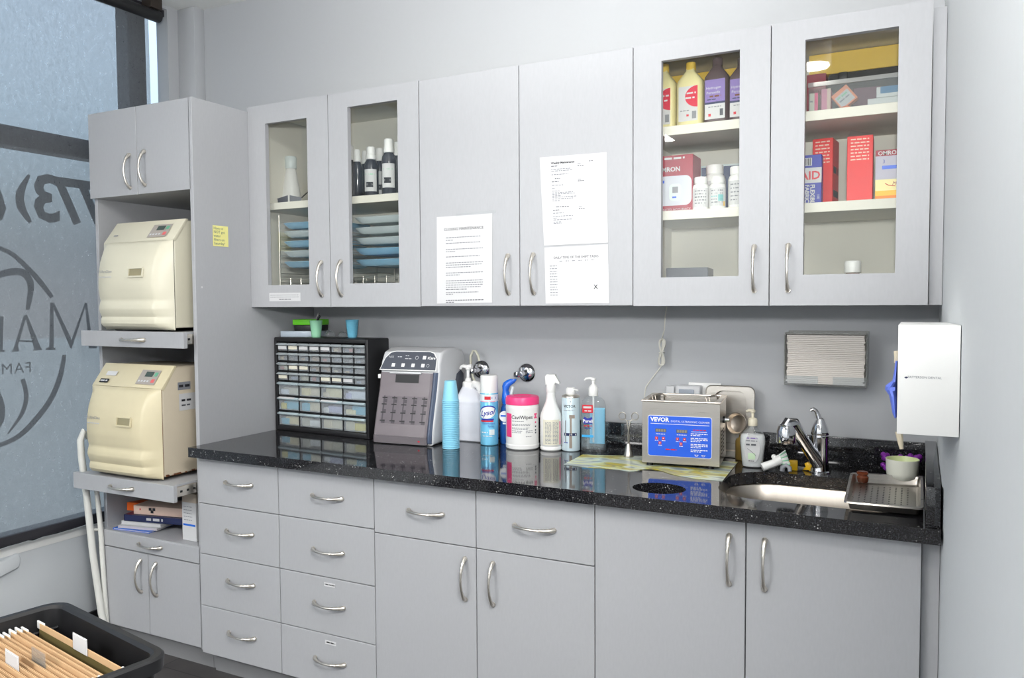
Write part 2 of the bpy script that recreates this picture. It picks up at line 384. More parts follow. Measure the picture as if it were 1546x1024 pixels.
def band(pts, ws):
    pts = [Vector(p) for p in pts]; rows = []
    # smooth through the points
    P, W = [], []
    n = len(pts)
    for i in range(n - 1):
        p0, p1, p2, p3 = pts[max(i - 1, 0)], pts[i], pts[i + 1], pts[min(i + 2, n - 1)]
        for k in range(6):
            t = k / 6
            P.append(.5 * ((2 * p1) + (-p0 + p2) * t + (2 * p0 - 5 * p1 + 4 * p2 - p3) * t * t + (-p0 + 3 * p1 - 3 * p2 + p3) * t ** 3)); W.append(ws[i] + (ws[i + 1] - ws[i]) * t)
    P.append(pts[-1]); W.append(ws[-1])
    L, R = [], []
    for i, p in enumerate(P):
        d = (P[min(i + 1, len(P) - 1)] - P[max(i - 1, 0)]).normalized(); nrm = Vector((-d.y, d.x))
        L.append(gp(*(p + nrm * W[i] / 2))); R.append(gp(*(p - nrm * W[i] / 2)))
    mb.grid([L, R], FILM, smooth=False)
band([(44, 264), (31, 290), (32, 312), (46, 336)], [4, 13, 13, 5])
c = lambda x, y: (x / 3.0125, 360 + y / 3.0125)
band([c(-60, 20), c(0, 45), c(60, 75), c(130, 140), c(180, 195), c(237, 268)], [6, 6, 7, 7.5, 8, 6])
band([c(293, 530), c(270, 640), c(220, 750), c(130, 860), c(60, 915), c(-40, 955)], [6, 8, 8, 8, 7, 6])
band([c(-50, 195), c(0, 165), c(60, 152), c(110, 160), c(140, 215), c(125, 325)], [6, 10, 11, 11, 10, 6])
band([c(103, 640), c(120, 720), c(98, 800), c(35, 890)], [7, 7, 6, 1.5])
band([c(-20, 690), c(8, 760), c(5, 830), c(-20, 880)], [10, 9, 8, 2])
def poly(*pts): mb.face([gp(*c(*p)) for p in pts], FILM)
poly((228, 293), (243, 293), (245, 505), (213, 505), (216, 498), (224, 492)); poly((232, 293), (246, 293), (330, 470), (326, 504), (320, 500)); poly((386, 293), (394, 293), (330, 490), (318, 497), (322, 470)); poly((386, 300), (396, 293), (420, 470), (440, 492), (440, 500), (405, 500)); poly((208, 498), (252, 498), (252, 508), (208, 508))
poly((108, 352), (122, 347), (82, 490), (88, 513), (52, 517), (62, 500)); poly((112, 350), (124, 350), (182, 490), (192, 508), (150, 511), (155, 500)); poly((82, 462), (158, 466), (158, 473), (80, 470))
poly((0, 355), (16, 355), (12, 515), (-4, 515)); poly((-6, 510), (22, 508), (22, 516), (-6, 518)); poly((-60, 358), (0, 355), (0, 364), (-60, 368)); poly((-70, 430), (0, 432), (0, 441), (-70, 440))
fb = gp(*c(146, 608)); mb.text('FAMILY', (gp(*c(100, 560)).z - gp(*c(100, 608)).z) / .7, FILM, mir(fb), align='LEFT', spacing=1.12)
wpart('lettering', mb, win, 'dark mirrored phone number, swirl emblem and name on the window glass')
# ---- roller shade
sh = thing('roller_shade', 'grey woven screen roller shade pulled down over the street window', 'window shade', (-.5, -1.7, .49))
mb = MB()
rows = []
for zi in range(25):
    z = .52 + (2.69 - .52) * zi / 24
    rows.append([Vector((-.5 + .0025 * math.sin(y * 9 + z * 2), y, z)) for y in [-3.3 + k * (3.3 - .262) / 60 for k in range(61)]])
mb.grid(rows, M['shade']); wpart('shade_fabric', mb, sh)
mb = MB(); mb.tube([(-.5, -3.3, 2.71), (-.5, -.205, 2.71)], .026, M['black'], seg=16); wpart('roller_tube', mb, sh)
mb = MB(); mb.box(-.512, -.488, -3.3, -.262, .487, .525, M['dk'], bev=.005); wpart('bottom_bar', mb, sh)
mb = MB(); mb.box(-.545, -.48, -.26, -.2, 2.738, 2.79, mat('bracket_bronze', (70, 62, 56), .4, .6), bev=.004); wpart('bracket', mb, sh)

# ================================================================ cabinets
UX = [.199, .608, 1.016, 1.4105, 1.8047, 2.214, 2.622]
UB, UT, UY = 1.393, 2.19, -.375
LX = [.211, .606, 1.020, 1.404, 1.7915, 2.210, 2.6165]
LY = -.672
def handle_mesh():
    mb = MB(); pts, rs = [], []
    for k in range(29):
        t = -1 + 2 * k / 28
        pts.append((0, -.003 - .027 * max(0, math.cos(t * PI / 2)) ** .62, .064 * t))
        r = .0036 + .0034 * abs(t) ** 3
        if t > .3: r += .0012 * (1 + math.sin(t * 34)) * .6
        rs.append(r)
    mb.tube(pts, rs, M['nickel'], seg=10)
    for z in (-.064, .064): mb.lathe([(0, 0), (.0075, 0), (.007, .006), (0, .007)], M['nickel'], seg=12, mx=Matrix.Translation((0, 0, z)) @ Matrix.Rotation(PI / 2, 4, 'X'))
    o = mb.obj('handle'); me = o.data; bpy.data.objects.remove(o); return me
HM = handle_mesh()
def handle(parent, x, y, z, horiz=False, flip=False):
    o = bpy.data.objects.new('handle', HM); COL.objects.link(o); o.parent = parent; o.location = (x, y, z)
    o.rotation_euler = (0, PI / 2 if horiz else (PI if flip else 0), 0); return o
LAM = M['lam']
def slab(x0, x1, z0, z1, y=LY, th=.019, m=None):
    mb = MB(); mb.box(x0 + .0015, x1 - .0015, y, y + th, z0 + .0015, z1 - .0015, m or LAM, bev=.0012, seg=1); return mb
def upper(i, glass, label, shelves):
    x0, x1, xm = UX[i], UX[i + 2], UX[i + 1]
    t = thing('wall_cabinet', label, 'cabinet', ((x0 + x1) / 2, 0, UB), group='wall cabinets over the worktop')
    mb = MB(); yb, yf, th = -.003, UY + .022, .018; IN = M['lam_in']
    mb.box(x0 + .001, x0 + th, yf, yb, UB, UT, IN); mb.box(x1 - th, x1 - .001, yf, yb, UB, UT, IN)
    mb.box(x0 + th, x1 - th, yf, yb, UB + .004, UB + .04, IN); mb.box(x0 + th, x1 - th, yf, yb, UT - th, UT, IN)
    mb.box(x0 + th, x1 - th, yb - .006, yb, UB, UT, IN); mb.box(x0 + .001, x1 - .001, yf, yb, UB, UB + .004, LAM)
    if not glass: mb.box(xm - .009, xm + .009, yf, yb - .006, UB + .04, UT - th, IN)
    wpart('carcass', mb, t)
    for z in shelves:
        mb = MB(); mb.box(x0 + th, x1 - th, -.334, yb - .006, z - .028, z, IN, bev=.001, seg=1); wpart('shelf', mb, t)
    for k, (a, b) in enumerate(((x0, xm), (xm, x1))):
        if glass:
            g0, g1 = (a + .0935, b - .104) if k == 0 else (a + .092, b - .092)
            if i == 4: g0, g1 = (a + .089, b - .087) if k == 0 else (a + .092, b - .081)
            h0, h1 = 1.480, 2.115 if i == 0 else 2.134
            if i == 0 and k: h1 = 2.133
            mb = MB()
            mb.box(a + .0015, g0, UY, UY + .019, UB, UT, LAM); mb.box(g1, b - .0015, UY, UY + .019, UB, UT, LAM)
            mb.box(g0, g1, UY, UY + .019, UB, h0, LAM); mb.box(g0, g1, UY, UY + .019, h1, UT, LAM)
            d = wpart('door', mb, t, 'grey door with a glass panel')
            mb = MB(); mb.box(g0 - .004, g1 + .004, UY + .0192, UY + .0222, h0 - .004, h1 + .004, M['glass']); part('glass_pane', mb, d)
        else:
            d = wpart('door', slab(a, b, UB, UT, UY), t)
        handle(d, b - .042 if k == 0 else a + .052, UY, 1.5)
    return t
u1 = upper(0, True, 'wall cabinet with blue trays and dark bottles behind its two glass doors', [1.81])
u2 = upper(2, False, 'wall cabinet with two plain solid doors carrying taped-up paper sheets', [1.7])
u3 = upper(4, True, 'wall cabinet with medicine bottles and red cartons behind its two glass doors', [1.945, 1.686])
mb = MB(); mb.box(UX[6] + .001, XR - .001, -.352, -.34, UB, 2.175, LAM); wpart('filler_strip', mb, u3)
# paper label strip on the first glass door
mb = MB(); a = .298; mb.box(a, .458, UY - .0012, UY - .0002, 1.416, 1.449, M['paper'])
fn = flat((0, UY - .0014, 0))
for k, z in enumerate((1.439, 1.431)): words(mb, fn, a + .006, .45, z, .0022, M['inkl'], seed=k)
words(mb, fn, .35, .41, 1.422, .003, M['inkm'], seed=9)
setp(mb.obj('label_strip'), 'small white printed strip stuck under the leftmost cabinet glass', 'label')

def base_unit(x0, x1, label, rail=True):
    t = thing('base_cabinet', label, 'cabinet', ((x0 + x1) / 2, -.3, 0), group='base cabinets under the worktop')
    mb = MB(); D = M['lam_dark']; yf = LY + .021
    mb.box(x0 + .001, x0 + .017, yf, -.004, .09, ZC - .04, D); mb.box(x1 - .017, x1 - .001, yf, -.004, .09, ZC - .04, D)
    mb.box(x0 + .017, x1 - .017, yf, -.004, .09, .107, D); mb.box(x0 + .017, x1 - .017, -.02, -.004, .107, ZC - .04, D)
    if rail: mb.box(x0 + .017, x1 - .017, yf, yf + .06, ZC - .056, ZC - .04, D)
    wpart('carcass', mb, t)
    mb = MB(); mb.box(x0 + .001, x1 - .001, -.61, -.595, 0, .09, M['toe']); wpart('toe_kick', mb, t)
    return t
ZT = ZC - .04
def drawer(t, x0, x1, z0, z1, hx, hz, strip=None):
    d = wpart('drawer', slab(x0, x1, z0, z1), t); handle(d, hx, LY, hz, True)
    if strip:
        mb = MB(); fn = flat((hx, LY - .001, strip), (1, 0, 0)); quad(mb, fn, -.02, .028, 0, .014, M['paper']); words(mb, fn, -.014, .024, .005, .004, M['inkm'], seed=int(strip * 100)); part('label_strip', mb, d, 'white label strip')
    return d
b1 = base_unit(LX[0], LX[1], 'narrow base cabinet of four drawers beside the tall cabinet')
for (z0, z1, hz) in ((.665, ZT, .757), (.474, .665, .578), (.277, .474, .393), (.0935, .277, .198)): drawer(b1, LX[0], LX[1], z0, z1, .418, hz)
b2 = base_unit(LX[1], LX[2], 'base cabinet of four drawers with white label strips on its lower two')
for k, (z0, z1, hz) in enumerate(((.665, ZT, .753), (.474, .665, .567), (.277, .474, .381), (.0935, .277, .186))): drawer(b2, LX[1], LX[2], z0, z1, .826, hz, (None, None, hz + .062, hz + .056)[k])
b3 = base_unit(LX[2], LX[4], 'base cabinet with two drawers over two doors in the middle of the run')
drawer(b3, LX[2], LX[3], .655, ZT, 1.222, .746); drawer(b3, LX[3], LX[4], .655, ZT, 1.602, .744)
for a, b, hx in ((LX[2], LX[3], 1.365), (LX[3], LX[4], 1.463)):
    d = wpart('door', slab(a, b, .0935, .655), t := b3); handle(d, hx, LY, .554)
b4 = base_unit(LX[4], LX[6], 'base cabinet with two full-height doors under the sink', False)
for a, b, hx in ((LX[4], LX[5], 2.168), (LX[5], LX[6], 2.258)):
    d = wpart('door', slab(a, b, .0935, ZT), b4); handle(d, hx, LY, .73)
mb = MB(); mb.box(LX[6], XR - .0012, -.645, -.63, 0, ZT, LAM); wpart('filler_strip', mb, b4)

# ---- worktop with sink cut-out and round waste hole
wt = thing('worktop', 'long black speckled granite worktop with sink cut-out and round hole', 'worktop', (1.43, -.35, ZC - .036))
SINK = rrect(2.098, 2.586, -.60, -.235, .12, 8)
HOLE = [(1.953 + .075 * math.cos(2 * PI * k / 40), -.588 + .066 * math.sin(2 * PI * k / 40)) for k in range(40)]
o = plate_with_holes('top_slab', [(.207, -.711), (XR - .001, -.711), (XR - .001, -.003), (.207, -.003)], [SINK, HOLE], ZC - .036, ZC, M['gran'], wt); o.location = -wt.location
mb = MB(); mb.box(.21, XR - .002, -.024, -.003, ZC, .966, M['gran'], bev=.002); wpart('backsplash', mb, wt)
mb = MB(); mb.box(2.622, XR - .002, -.7, -.024, ZC, .975, M['gran'], bev=.002); wpart('side_splash', mb, wt)
mb = MB(); mb.lathe([(1, -.2), (1, -.036)], M['black'], (1.953, -.588, ZC), sx=.076, sy=.0625); wpart('waste_chute', mb, wt)
sk = thing('sink', 'stainless steel undermount sink basin let into the black worktop', 'sink', (2.35, -.42, ZC - .2))
mb = MB(); rows = []
for dz, inset in ((-.037, -.006), (-.045, 0), (-.09, .006), (-.15, .014), (-.175, .03), (-.185, .06), (-.187, .12)):
    rows.append([Vector((x, y, ZC + dz)) for x, y in rrect(2.098 + inset, 2.586 - inset, -.60 + inset, -.235 - inset, max(.02, .115 - inset * .5), 8)])
mb.grid(rows, M['steel_l'], close_u=True); mb.face(rows[-1], M['steel_l']); wpart('basin', mb, sk)
mb = MB(); mb.lathe([(0, -.184), (.03, -.184), (.042, -.182), (.045, -.186)], M['chrome'], (2.35, -.42, ZC)); wpart('drain', mb, sk)

# ---- tall cabinet
TX0, TX1, TY, TT = -.39, .199, -.65, 2.172
tc = thing('tall_cabinet', 'tall grey cabinet with open bays holding two cream sterilizers', 'cabinet', ((TX0 + TX1) / 2, -.3, 0))
mb = MB(); th = .018; yf = TY + .02
mb.box(TX1 - th, TX1, TY, -.003, .09, TT, LAM, bev=.001, seg=1); mb.box(TX1 - th, TX1, -.598, -.003, 0, .09, M['toe']); wpart('side_panel', mb, tc)
mb = MB(); mb.box(TX0, TX0 + th, yf, -.062, .09, TT, LAM, bev=.001, seg=1); mb.box(TX0, TX0 + th, -.598, -.062, 0, .09, M['toe']); wpart('side_panel', mb, tc)
mb = MB(); mb.box(TX0 + th, TX1 - th, -.075, -.062, .09, TT, LAM); wpart('back_panel', mb, tc)
mb = MB(); mb.box(TX0 + th, TX1 - th, yf, -.075, TT - th, TT, LAM); wpart('top_panel', mb, tc)
mb = MB(); mb.box(TX0 + th, TX1 - th, yf, -.075, 1.834, 1.852, LAM); wpart('shelf', mb, tc)
mb = MB(); mb.box(TX0 + th, TX1 - th, TY + .002, -.075, .466, .486, LAM); wpart('shelf', mb, tc)
mb = MB(); mb.box(TX0 + th, TX1 - th, yf, -.075, .09, .108, LAM); wpart('shelf', mb, tc)
mb = MB(); mb.box(TX0 + .01, TX1 - .01, -.6, -.585, 0, .09, M['toe']); wpart('toe_kick', mb, tc)
XM = -.105
for a, b, hx, z0, z1, hz in ((TX0, XM, -.145, 1.832, TT, 1.925), (XM, TX1 - .012, -.06, 1.832, TT, 1.93), (TX0, XM, -.147, .0935, .418, .325), (XM, TX1 - .012, -.058, .0935, .418, .324)):
    d = wpart('door', slab(a, b, z0, z1, TY), tc); handle(d, hx, TY, hz)
d = wpart('drawer', slab(TX0, TX1 - .012, .42, .482, TY), tc); handle(d, -.09, TY, .455, True)
for yF, zt, zb, hx, xr in ((-.708, 1.302, 1.243, -.08, .195), (-.76, .740, .679, -.1, .182)):
    mb = MB(); mb.box(TX0 + .025, TX1 - .035, yF + .018, yF + .52, zt - .02, zt, LAM, bev=.001, seg=1)
    s = wpart('pullout_shelf', mb, tc)
    mb = MB(); mb.box(TX0, xr, yF, yF + .018, zb, zt + .002, LAM, bev=.0012, seg=1); part('front_panel', mb, s)
    handle(s, hx, yF, (zt + zb) / 2, True)
    for xx in (TX1 - .034, TX0 + .02):
        mb = MB(); mb.box(xx, xx + .011, yF + .02, yF + .5, zt - .045, zt - .008, M['nickel'], bev=.002)
        for k in range(5): mb.box(xx + .0105, xx + .0125, yF + .035 + .03 * k, yF + .045 + .03 * k, zt - .03, zt - .022, M['black'])
        mb.box(xx - .002, xx + .012, TY + .03, TY + .4, zt - .05, zt - .004, M['black'])
        part('slide_rail', mb, s)
# ================================================================ sterilizers
def sterilizer(loc, label, body_m, side_m, aged):
    """origin at the bottom of the door seam, centred in x; y goes back"""
    t = thing('sterilizer', label, 'sterilizer', loc, group=None)
    W, H, D = .198, .425, .43
    mb = MB()
    prof = [(0, .012), (D - .06, .012), (D, .04), (D, .36), (D - .12, H - .004), (.068, H), (.058, H - .002), (.004, .352), (0, .34)]
    mb.prism(prof, 'x', -W, W, side_m, bev=.006, seg=3, smooth=True); part('body', mb, t)
    mb = MB()
    for x in (-W + .03, W - .06):
        for y in (.03, D - .1): mb.lathe([(0, 0), (.014, 0), (.012, .014), (0, .014)], M['black'], (x, y, 0), seg=12)
    part('feet', mb, t)
    # sloped top fascia, cream
    mb = MB(); mb.prism([(-.004, .347), (.003, .338), (.012, .345), (.066, H - .002), (.07, H + .004), (.058, H + .005)], 'x', -W - .001, W + .001, body_m, bev=.002); part('fascia', mb, t)
    sl = Vector((0, .062, H + .005 - .347)).normalized(); nrm = Vector((0, -sl.z, sl.y))
    o0 = Vector((0, -.004, .347)) + nrm * .002
    fs = lambda a, b: o0 + Vector((1, 0, 0)) * a + sl * b + nrm * .0012
    mb = MB(); quad(mb, fs, .045, .15, .014, .078, mat('taupe_panel', (172, 164, 156), .45)); cp = part('control_panel', mb, t)
    fs2 = lambda a, b: fs(a, b) + nrm * .001
    mb = MB(); quad(mb, fs2, .075, .118, .048, .07, M['lcd']); part('display', mb, cp)
    mb = MB()
    for k in range(4): quad(mb, fs2, .053 + k * .016, .063 + k * .016, .024, .032, M['greyl'])
    part('keypad', mb, cp)
    mb = MB(); quad(mb, fs2, .124, .142, .05, .068, mat('green_key', (110, 176, 144), .5)); part('start_key', mb, cp, 'green key')
    mb = MB(); quad(mb, fs2, .124, .142, .022, .038, mat('red_key', (226, 110, 110), .5)); part('stop_key', mb, cp, 'red key')
    mb = MB()
    if aged:
        quad(mb, fs, -.165, -.115, .012, .03, M['black']); words(mb, fs2, -.16, -.12, .018, .006, M['greyl'], seed=2)
        quad(mb, fs, -.15, -.09, .045, .065, M['paper'])
    else:
        words(mb, fs, -.16, -.13, .03, .006, M['inkl'], seed=2)
    part('badge', mb, t)
    # bulging door
    prof = [(.346, .003), (.338, .018), (.31, .036), (.27, .052), (.22, .062), (.17, .064), (.135, .060), (.118, .056), (.10, .062), (.085, .0645), (.07, .060), (.055, .052), (.044, .056), (.030, .057), (.018, .048), (.010, .03), (.004, .004)]
    P = []
    for i in range(len(prof) - 1):
        for k in range(3):
            u = k / 3; P.append((prof[i][0] * (1 - u) + prof[i + 1][0] * u, prof[i][1] * (1 - u) + prof[i + 1][1] * u))
    P.append(prof[-1]); P = [(a + .0, b) for a, b in P]
    sec = [(-W, 0), (-W + .004, .12), (-W + .02, .5), (-W + .038, .88), (-W + .05, 1), (-W + .12, 1.03), (0, 1.05), (W - .12, 1.03), (W - .05, 1), (W - .038, .88), (W - .02, .5), (W - .004, .12), (W, 0)]
    dz = lambda x, d: d
    rows = [[Vector((x, -.004 - d * s, z)) for x, s in sec] for z, d in P]
    mb = MB(); mb.grid(rows, body_m)
    mb.box(-W + .001, W - .001, -.004, -.001, .006, .344, M['blackg'] if not aged else M['rust'])
    dr = part('door', mb, t)
    d0 = lambda z: next((b1 + (b2 - b1) * (z - z1) / ((z2 - z1) or 1)) for (z1, b1), (z2, b2) in zip(P, P[1:]) if min(z1, z2) <= z <= max(z1, z2))
    mb = MB()
    pr_ = lambda a, b, e: Vector((a, -.004 - d0(b) * 1.045 - e, b))
    def bar(a0, a1, z0, z1, e, m): mb.grid([[pr_(a0, z1, 0), pr_(a0, z1, e), pr_(a1, z1, e), pr_(a1, z1, 0)], [pr_(a0, z0, 0), pr_(a0, z0, e), pr_(a1, z0, e), pr_(a1, z0, 0)]], m, smooth=False); mb.face([pr_(a0, z1, 0), pr_(a1, z1, 0), pr_(a1, z1, e), pr_(a0, z1, e)], m); mb.face([pr_(a0, z0, 0), pr_(a1, z0, 0), pr_(a1, z0, e), pr_(a0, z0, e)], m)
    bar(.025, .11, .205, .211, .005, body_m); bar(.025, .031, .211, .238, .005, body_m); bar(.104, .11, .211, .238, .005, body_m); bar(.031, .104, .238, .243, .003, body_m)
    bar(.031, .104, .211, .238, .0008, mat('latch_recess_shade', (150, 142, 112), .5)); part('latch', mb, dr)  # shadow inside the recess is put into its darker cream colour
    mb = MB(); fn = lambda a, b: pr_(a - .115, .225 + b, .001)
    mb.text('M9 UltraClave', .0155, M['grey'], fn); words(mb, fn, -.025, .045, -.018, .004, M['greyl'], seed=4); part('lettering', mb, dr)
    return t
st1 = sterilizer((-.103, -.655, 1.3045), 'upper cream sterilizer on the higher pull-out shelf of the tall cabinet', M['cream'], M['cream'], False)
st2 = sterilizer((-.122, -.71, .7425), 'lower yellowed sterilizer with rust marks and stickers on its side', M['cream2'], M['beige'], True)
mb = MB(); fn = flat((.199, .16, 0), (0, 1, 0)); quad(mb, fn, -.09, -.03, .335, .365, M['grey']); words(mb, flat((.2, .16, 0), (0, 1, 0)), -.085, -.035, .345, .01, M['ink'], seed=1)
quad(mb, fn, -.085, 0, .255, .32, M['paper']); words(mb, flat((.2, .16, 0), (0, 1, 0)), -.075, -.03, .29, .008, M['ink'], seed=3); words(mb, flat((.2, .16, 0), (0, 1, 0)), -.075, -.035, .272, .006, M['inkm'], seed=5); part('sticker', mb, st2)
mb = MB()
rr = random.Random(5)
for k in range(16):
    y = rr.uniform(0, .2); quad(mb, flat((.1992, y, .012), (0, 1, 0)), 0, rr.uniform(.006, .02), 0, rr.uniform(.002, .009), M['rust'])
part('rust_marks', mb, st2)

# ---- things in the open bottom bay (bay floor z = .486)
BF = .4866
def flatitem(name, label, cat, cx, cy, z, w, d, h, rz, cover, pages=None, tilt=0, extra=None):
    t = thing(name, label, cat, (cx, cy, z), rz); t.rotation_euler = (0, tilt, rz)
    mb = MB(); mb.box(-w / 2, w / 2, -d / 2, d / 2, h - .0012, h, cover); mb.box(-w / 2, w / 2, -d / 2, d / 2, 0, .0012, cover)
    mb.box(-w / 2, -w / 2 + .0012, -d / 2, d / 2, .0012, h - .0012, cover); part('cover', mb, t)
    mb = MB(); mb.box(-w / 2 + .002, w / 2 - .003, -d / 2 + .002, d / 2 - .003, .0013, h - .0013, pages or M['paper']); part('pages', mb, t)
    if extra: extra(t, w, d, h)
    return t
def spine_print(t, w, d, h):
    mb = MB(); fn = flat((0, -d / 2 - .0004, 0)); words(mb, fn, -.05, .03, h * .3, h * .4, M['paper'], seed=3); part('lettering', mb, t)
flatitem('magazine', 'white and blue magazine at the bottom of the cabinet bay pile', 'magazine', -.252, -.49, BF, .19, .27, .006, .12, M['royal'])
flatitem('magazine', 'pale printed magazine second from bottom in the bay pile', 'magazine', -.244, -.48, BF + .0065, .19, .26, .010, .2, M['paper'], mat('pages_tint', (196, 190, 196), .8))
flatitem('catalog', 'thick grey-white catalog under the navy binder in the bay', 'catalog', -.235, -.47, BF + .017, .2, .25, .014, .16, M['paper'])
flatitem('binder', 'navy blue binder with a white spine label in the bay pile', 'binder', -.165, -.475, BF + .0315, .32, .2, .026, .2, M['navy'], M['navy'], 0, spine_print)
t = thing('card_folder', 'orange card folder behind the pink booklet on the bay pile', 'folder', (-.318, -.55, BF + .058), .2)
mb = MB(); mb.prism([(0, 0), (.09, 0), (.09, .024), (0, .034)], 'x', -.03, .05, M['orange'], bev=.002); part('card', mb, t)
t = thing('booklet', 'pale pink thick booklet with dark crest on top of the bay pile', 'booklet', (-.27, -.585, BF + .058), .2)
mb = MB(); mb.box(0, .272, .002, .12, 0, .036, M['peach'], bev=.002); part('cover', mb, t)
mb = MB(); fn = flat((0, .0014, 0)); quad(mb, fn, .075, .089, .018, .03, M['ink']); quad(mb, fn, .093, .107, .018, .03, M['ink']); quad(mb, fn, .084, .098, .008, .02, M['ink']); quad(mb, fn, .03, .036, .018, .025, M['red']); part('lettering', mb, t)
t = thing('carton', 'upright white carton with blue stripe at the right of the bay', 'carton', (.083, -.58, BF), 0)
mb = MB(); mb.box(-.036, .04, -.03, .12, 0, .15, M['paper'], bev=.001, seg=1); mb.box(-.036, .04, -.028, .12, .15, .185, mat('kraft_flap', (190, 176, 160), .8)); part('box', mb, t)
mb = MB(); fn = flat((0, -.0306, 0)); quad(mb, fn, -.03, .036, .058, .066, M['royal'])
for k in range(5): words(mb, fn, -.026, .02, .08 + .013 * k, .003, M['inkl'], seed=k)
part('lettering', mb, t)
t = thing('packet', 'green and red packet squeezed behind the white carton', 'packet', (.02, -.54, BF), 0)
mb = MB(); mb.box(-.02, .022, 0, .1, 0, .07, M['red'], bev=.002); mb.box(-.03, .024, 0, .1, .09, .15, M['dgreen'], bev=.002); mb.box(-.024, .02, .002, .1, .07, .09, M['paper'], bev=.002); part('wrapper', mb, t)

# ---- white folding stand leaning between the tall cabinet and the window wall
t = thing('folding_stand', 'white tubular metal folding stand wedged beside the tall cabinet', 'stand', (-.43, -.66, 0))
mb = MB(); Y0 = -.70
P0 = at(124, 668, y=Y0); P1 = at(130, 645, y=Y0); P2 = at(124, 640, y=Y0)
pts = [at(153, 925, y=-.68), at(140, 835, y=-.69), at(131, 750, y=Y0), at(123, 690, y=Y0), at(121.5, 665, y=Y0), at(126, 652, y=-.69), at(134, 660, y=-.665)]
pts[0].z = max(pts[0].z, .02)
b = pts[0] + Vector((.02, .02, 0)); b.z = 0.0
mb.tube([b] + pts, .0135, M['whitec'], seg=12); o = part('leg', mb, t); o.location = -t.location
mb = MB(); pts = [at(157, 880, y=-.66), at(152, 800, y=-.66), at(146, 740, y=-.66)]
b = pts[0] + Vector((.015, 0, 0)); b.z = 0; mb.tube([b] + pts, .010, M['whitec'], seg=12); o = part('leg', mb, t); o.location = -t.location
mb = MB(); p = at(148, 800, y=-.665); q = at(138, 800, y=-.69); mb.tube([q, p], .006, M['whitec']); o = part('brace', mb, t); o.location = -t.location

# ---- yellow note on the tall cabinet's side
t = thing('sticky_note', 'small yellow handwritten note taped to the tall cabinet side', 'note', (.2, -.527, 1.628))
mb = MB(); fn = flat((.0006, 0, 0), (0, 1, 0)); quad(mb, fn, -.038, .038, 0, .079, M['yel']); part('sheet', mb, t)
mb = MB(); HI = mat('blue_green_pen', (74, 104, 110), .7)
for k, s in enumerate(('Have to', 'NOT get', 'water', 'filters on', 'Saturday!')): mb.text(s, .0145, HI, flat((.0012, -.034, .064 - k * .0145), (0, 1, 0)), align='LEFT')
part('handwriting', mb, t)
t2 = thing('tape_piece', 'tiny white dab on the tall cabinet side below the note', 'mark', tuple(at(305, 434, x=.1995)))
mb = MB(); mb.box(0, .001, -.004, .003, -.003, .004, M['paper'], bev=.0004); part('dab', mb, t2)

# ================================================================ on the worktop, left to right
def C(px, py): p = at(px, py, z=ZC); return (p.x, p.y, ZC + .0005)
# ---- small parts drawer organizer
org = thing('parts_organizer', 'black small-parts organizer with rows of clear drawers', 'organizer', (.207, -.262, ZC + .0005), math.radians(-3.4))
OW, OH, OD = .508, .388, .13
mb = MB(); Bk = M['black']
mb.box(0, .016, 0, OD, 0, OH, Bk, bev=.005); mb.box(OW - .016, OW, 0, OD, 0, OH, Bk, bev=.005); mb.box(.01, OW - .01, 0, OD, 0, .022, Bk, bev=.004); mb.box(.01, OW - .01, 0, OD, OH - .018, OH, Bk, bev=.004); mb.box(.01, OW - .01, OD - .01, OD, .01, OH - .01, Bk)
rowz = []
z = OH - .020
SH, BH = .0405, .0625
for r in range(4): rowz.append((z - SH, z)); z -= SH
for r in range(3): rowz.append((z - BH, z)); z -= BH
for (za, zb) in rowz: mb.box(.014, OW - .014, .004, OD - .008, za - .0015, za + .0015, Bk)
for k in range(1, 8): xx = .016 + (OW - .032) * k / 8; mb.box(xx - .002, xx + .002, .004, OD - .01, rowz[3][0], rowz[0][1], Bk)
for k in range(1, 4): xx = .016 + (OW - .032) * k / 4; mb.box(xx - .002, xx + .002, .004, OD - .01, .02, rowz[3][0], Bk)
part('frame', mb, org)
def bin_mesh(w, h, d, small):
    mb = MB(); D = M['drawer']
    mb.box(.0025, w - .0025, 0, .002, .004, h - .006, D); mb.box(.0025, .004, .002, d, .004, h - .008, D); mb.box(w - .004, w - .0025, .002, d, .004, h - .008, D)
    mb.box(.0025, w - .0025, .002, d, .003, .005, D)
    L = mat('drawer_lip', (176, 184, 188), .35) if small else mat('drawer_lip_large', (186, 202, 208), .3)
    mb.prism([(-.011, h - .010), (-.012, h - .007), (0, h - .0025), (.002, h - .006), (-.001, h - (.015 if not small else .012))], 'x', .001, w - .001, L, bev=.0008)
    o = mb.obj('x'); me = o.data; bpy.data.objects.remove(o); me.name = 'drawer'; return me
sw, bw = (OW - .032) / 8, (OW - .032) / 4
SM_, BM_ = bin_mesh(sw - .004, SH - .003, OD - .03, True), bin_mesh(bw - .004, BH - .003, OD - .03, False)
cards = {(0, 0): 1, (0, 1): 2, (0, 2): 1, (0, 3): 1, (0, 4): 1, (2, 1): 2, (2, 2): 2, (3, 0): 2, (3, 4): 2, (3, 5): 2, (3, 6): 1}
pal = [(150, 120, 90), (96, 92, 92), (200, 190, 160), (170, 96, 90), (90, 98, 112), (184, 160, 120), (120, 116, 116), (140, 150, 170)]
PM = [mat('stored_bits_%d' % i, c, .6, var=.25, scale=90) for i, c in enumerate(pal)]
bigpal = [mat('stored_packs_%d' % i, c, .6, var=.2, scale=60) for i, c in enumerate([(200, 196, 176), (214, 200, 170), (236, 224, 180), (220, 224, 232), (96, 186, 210), (226, 212, 180), (190, 190, 220), (80, 180, 206), (232, 214, 160), (236, 236, 232), (214, 206, 176), (222, 206, 84)])]
rr = random.Random(11)
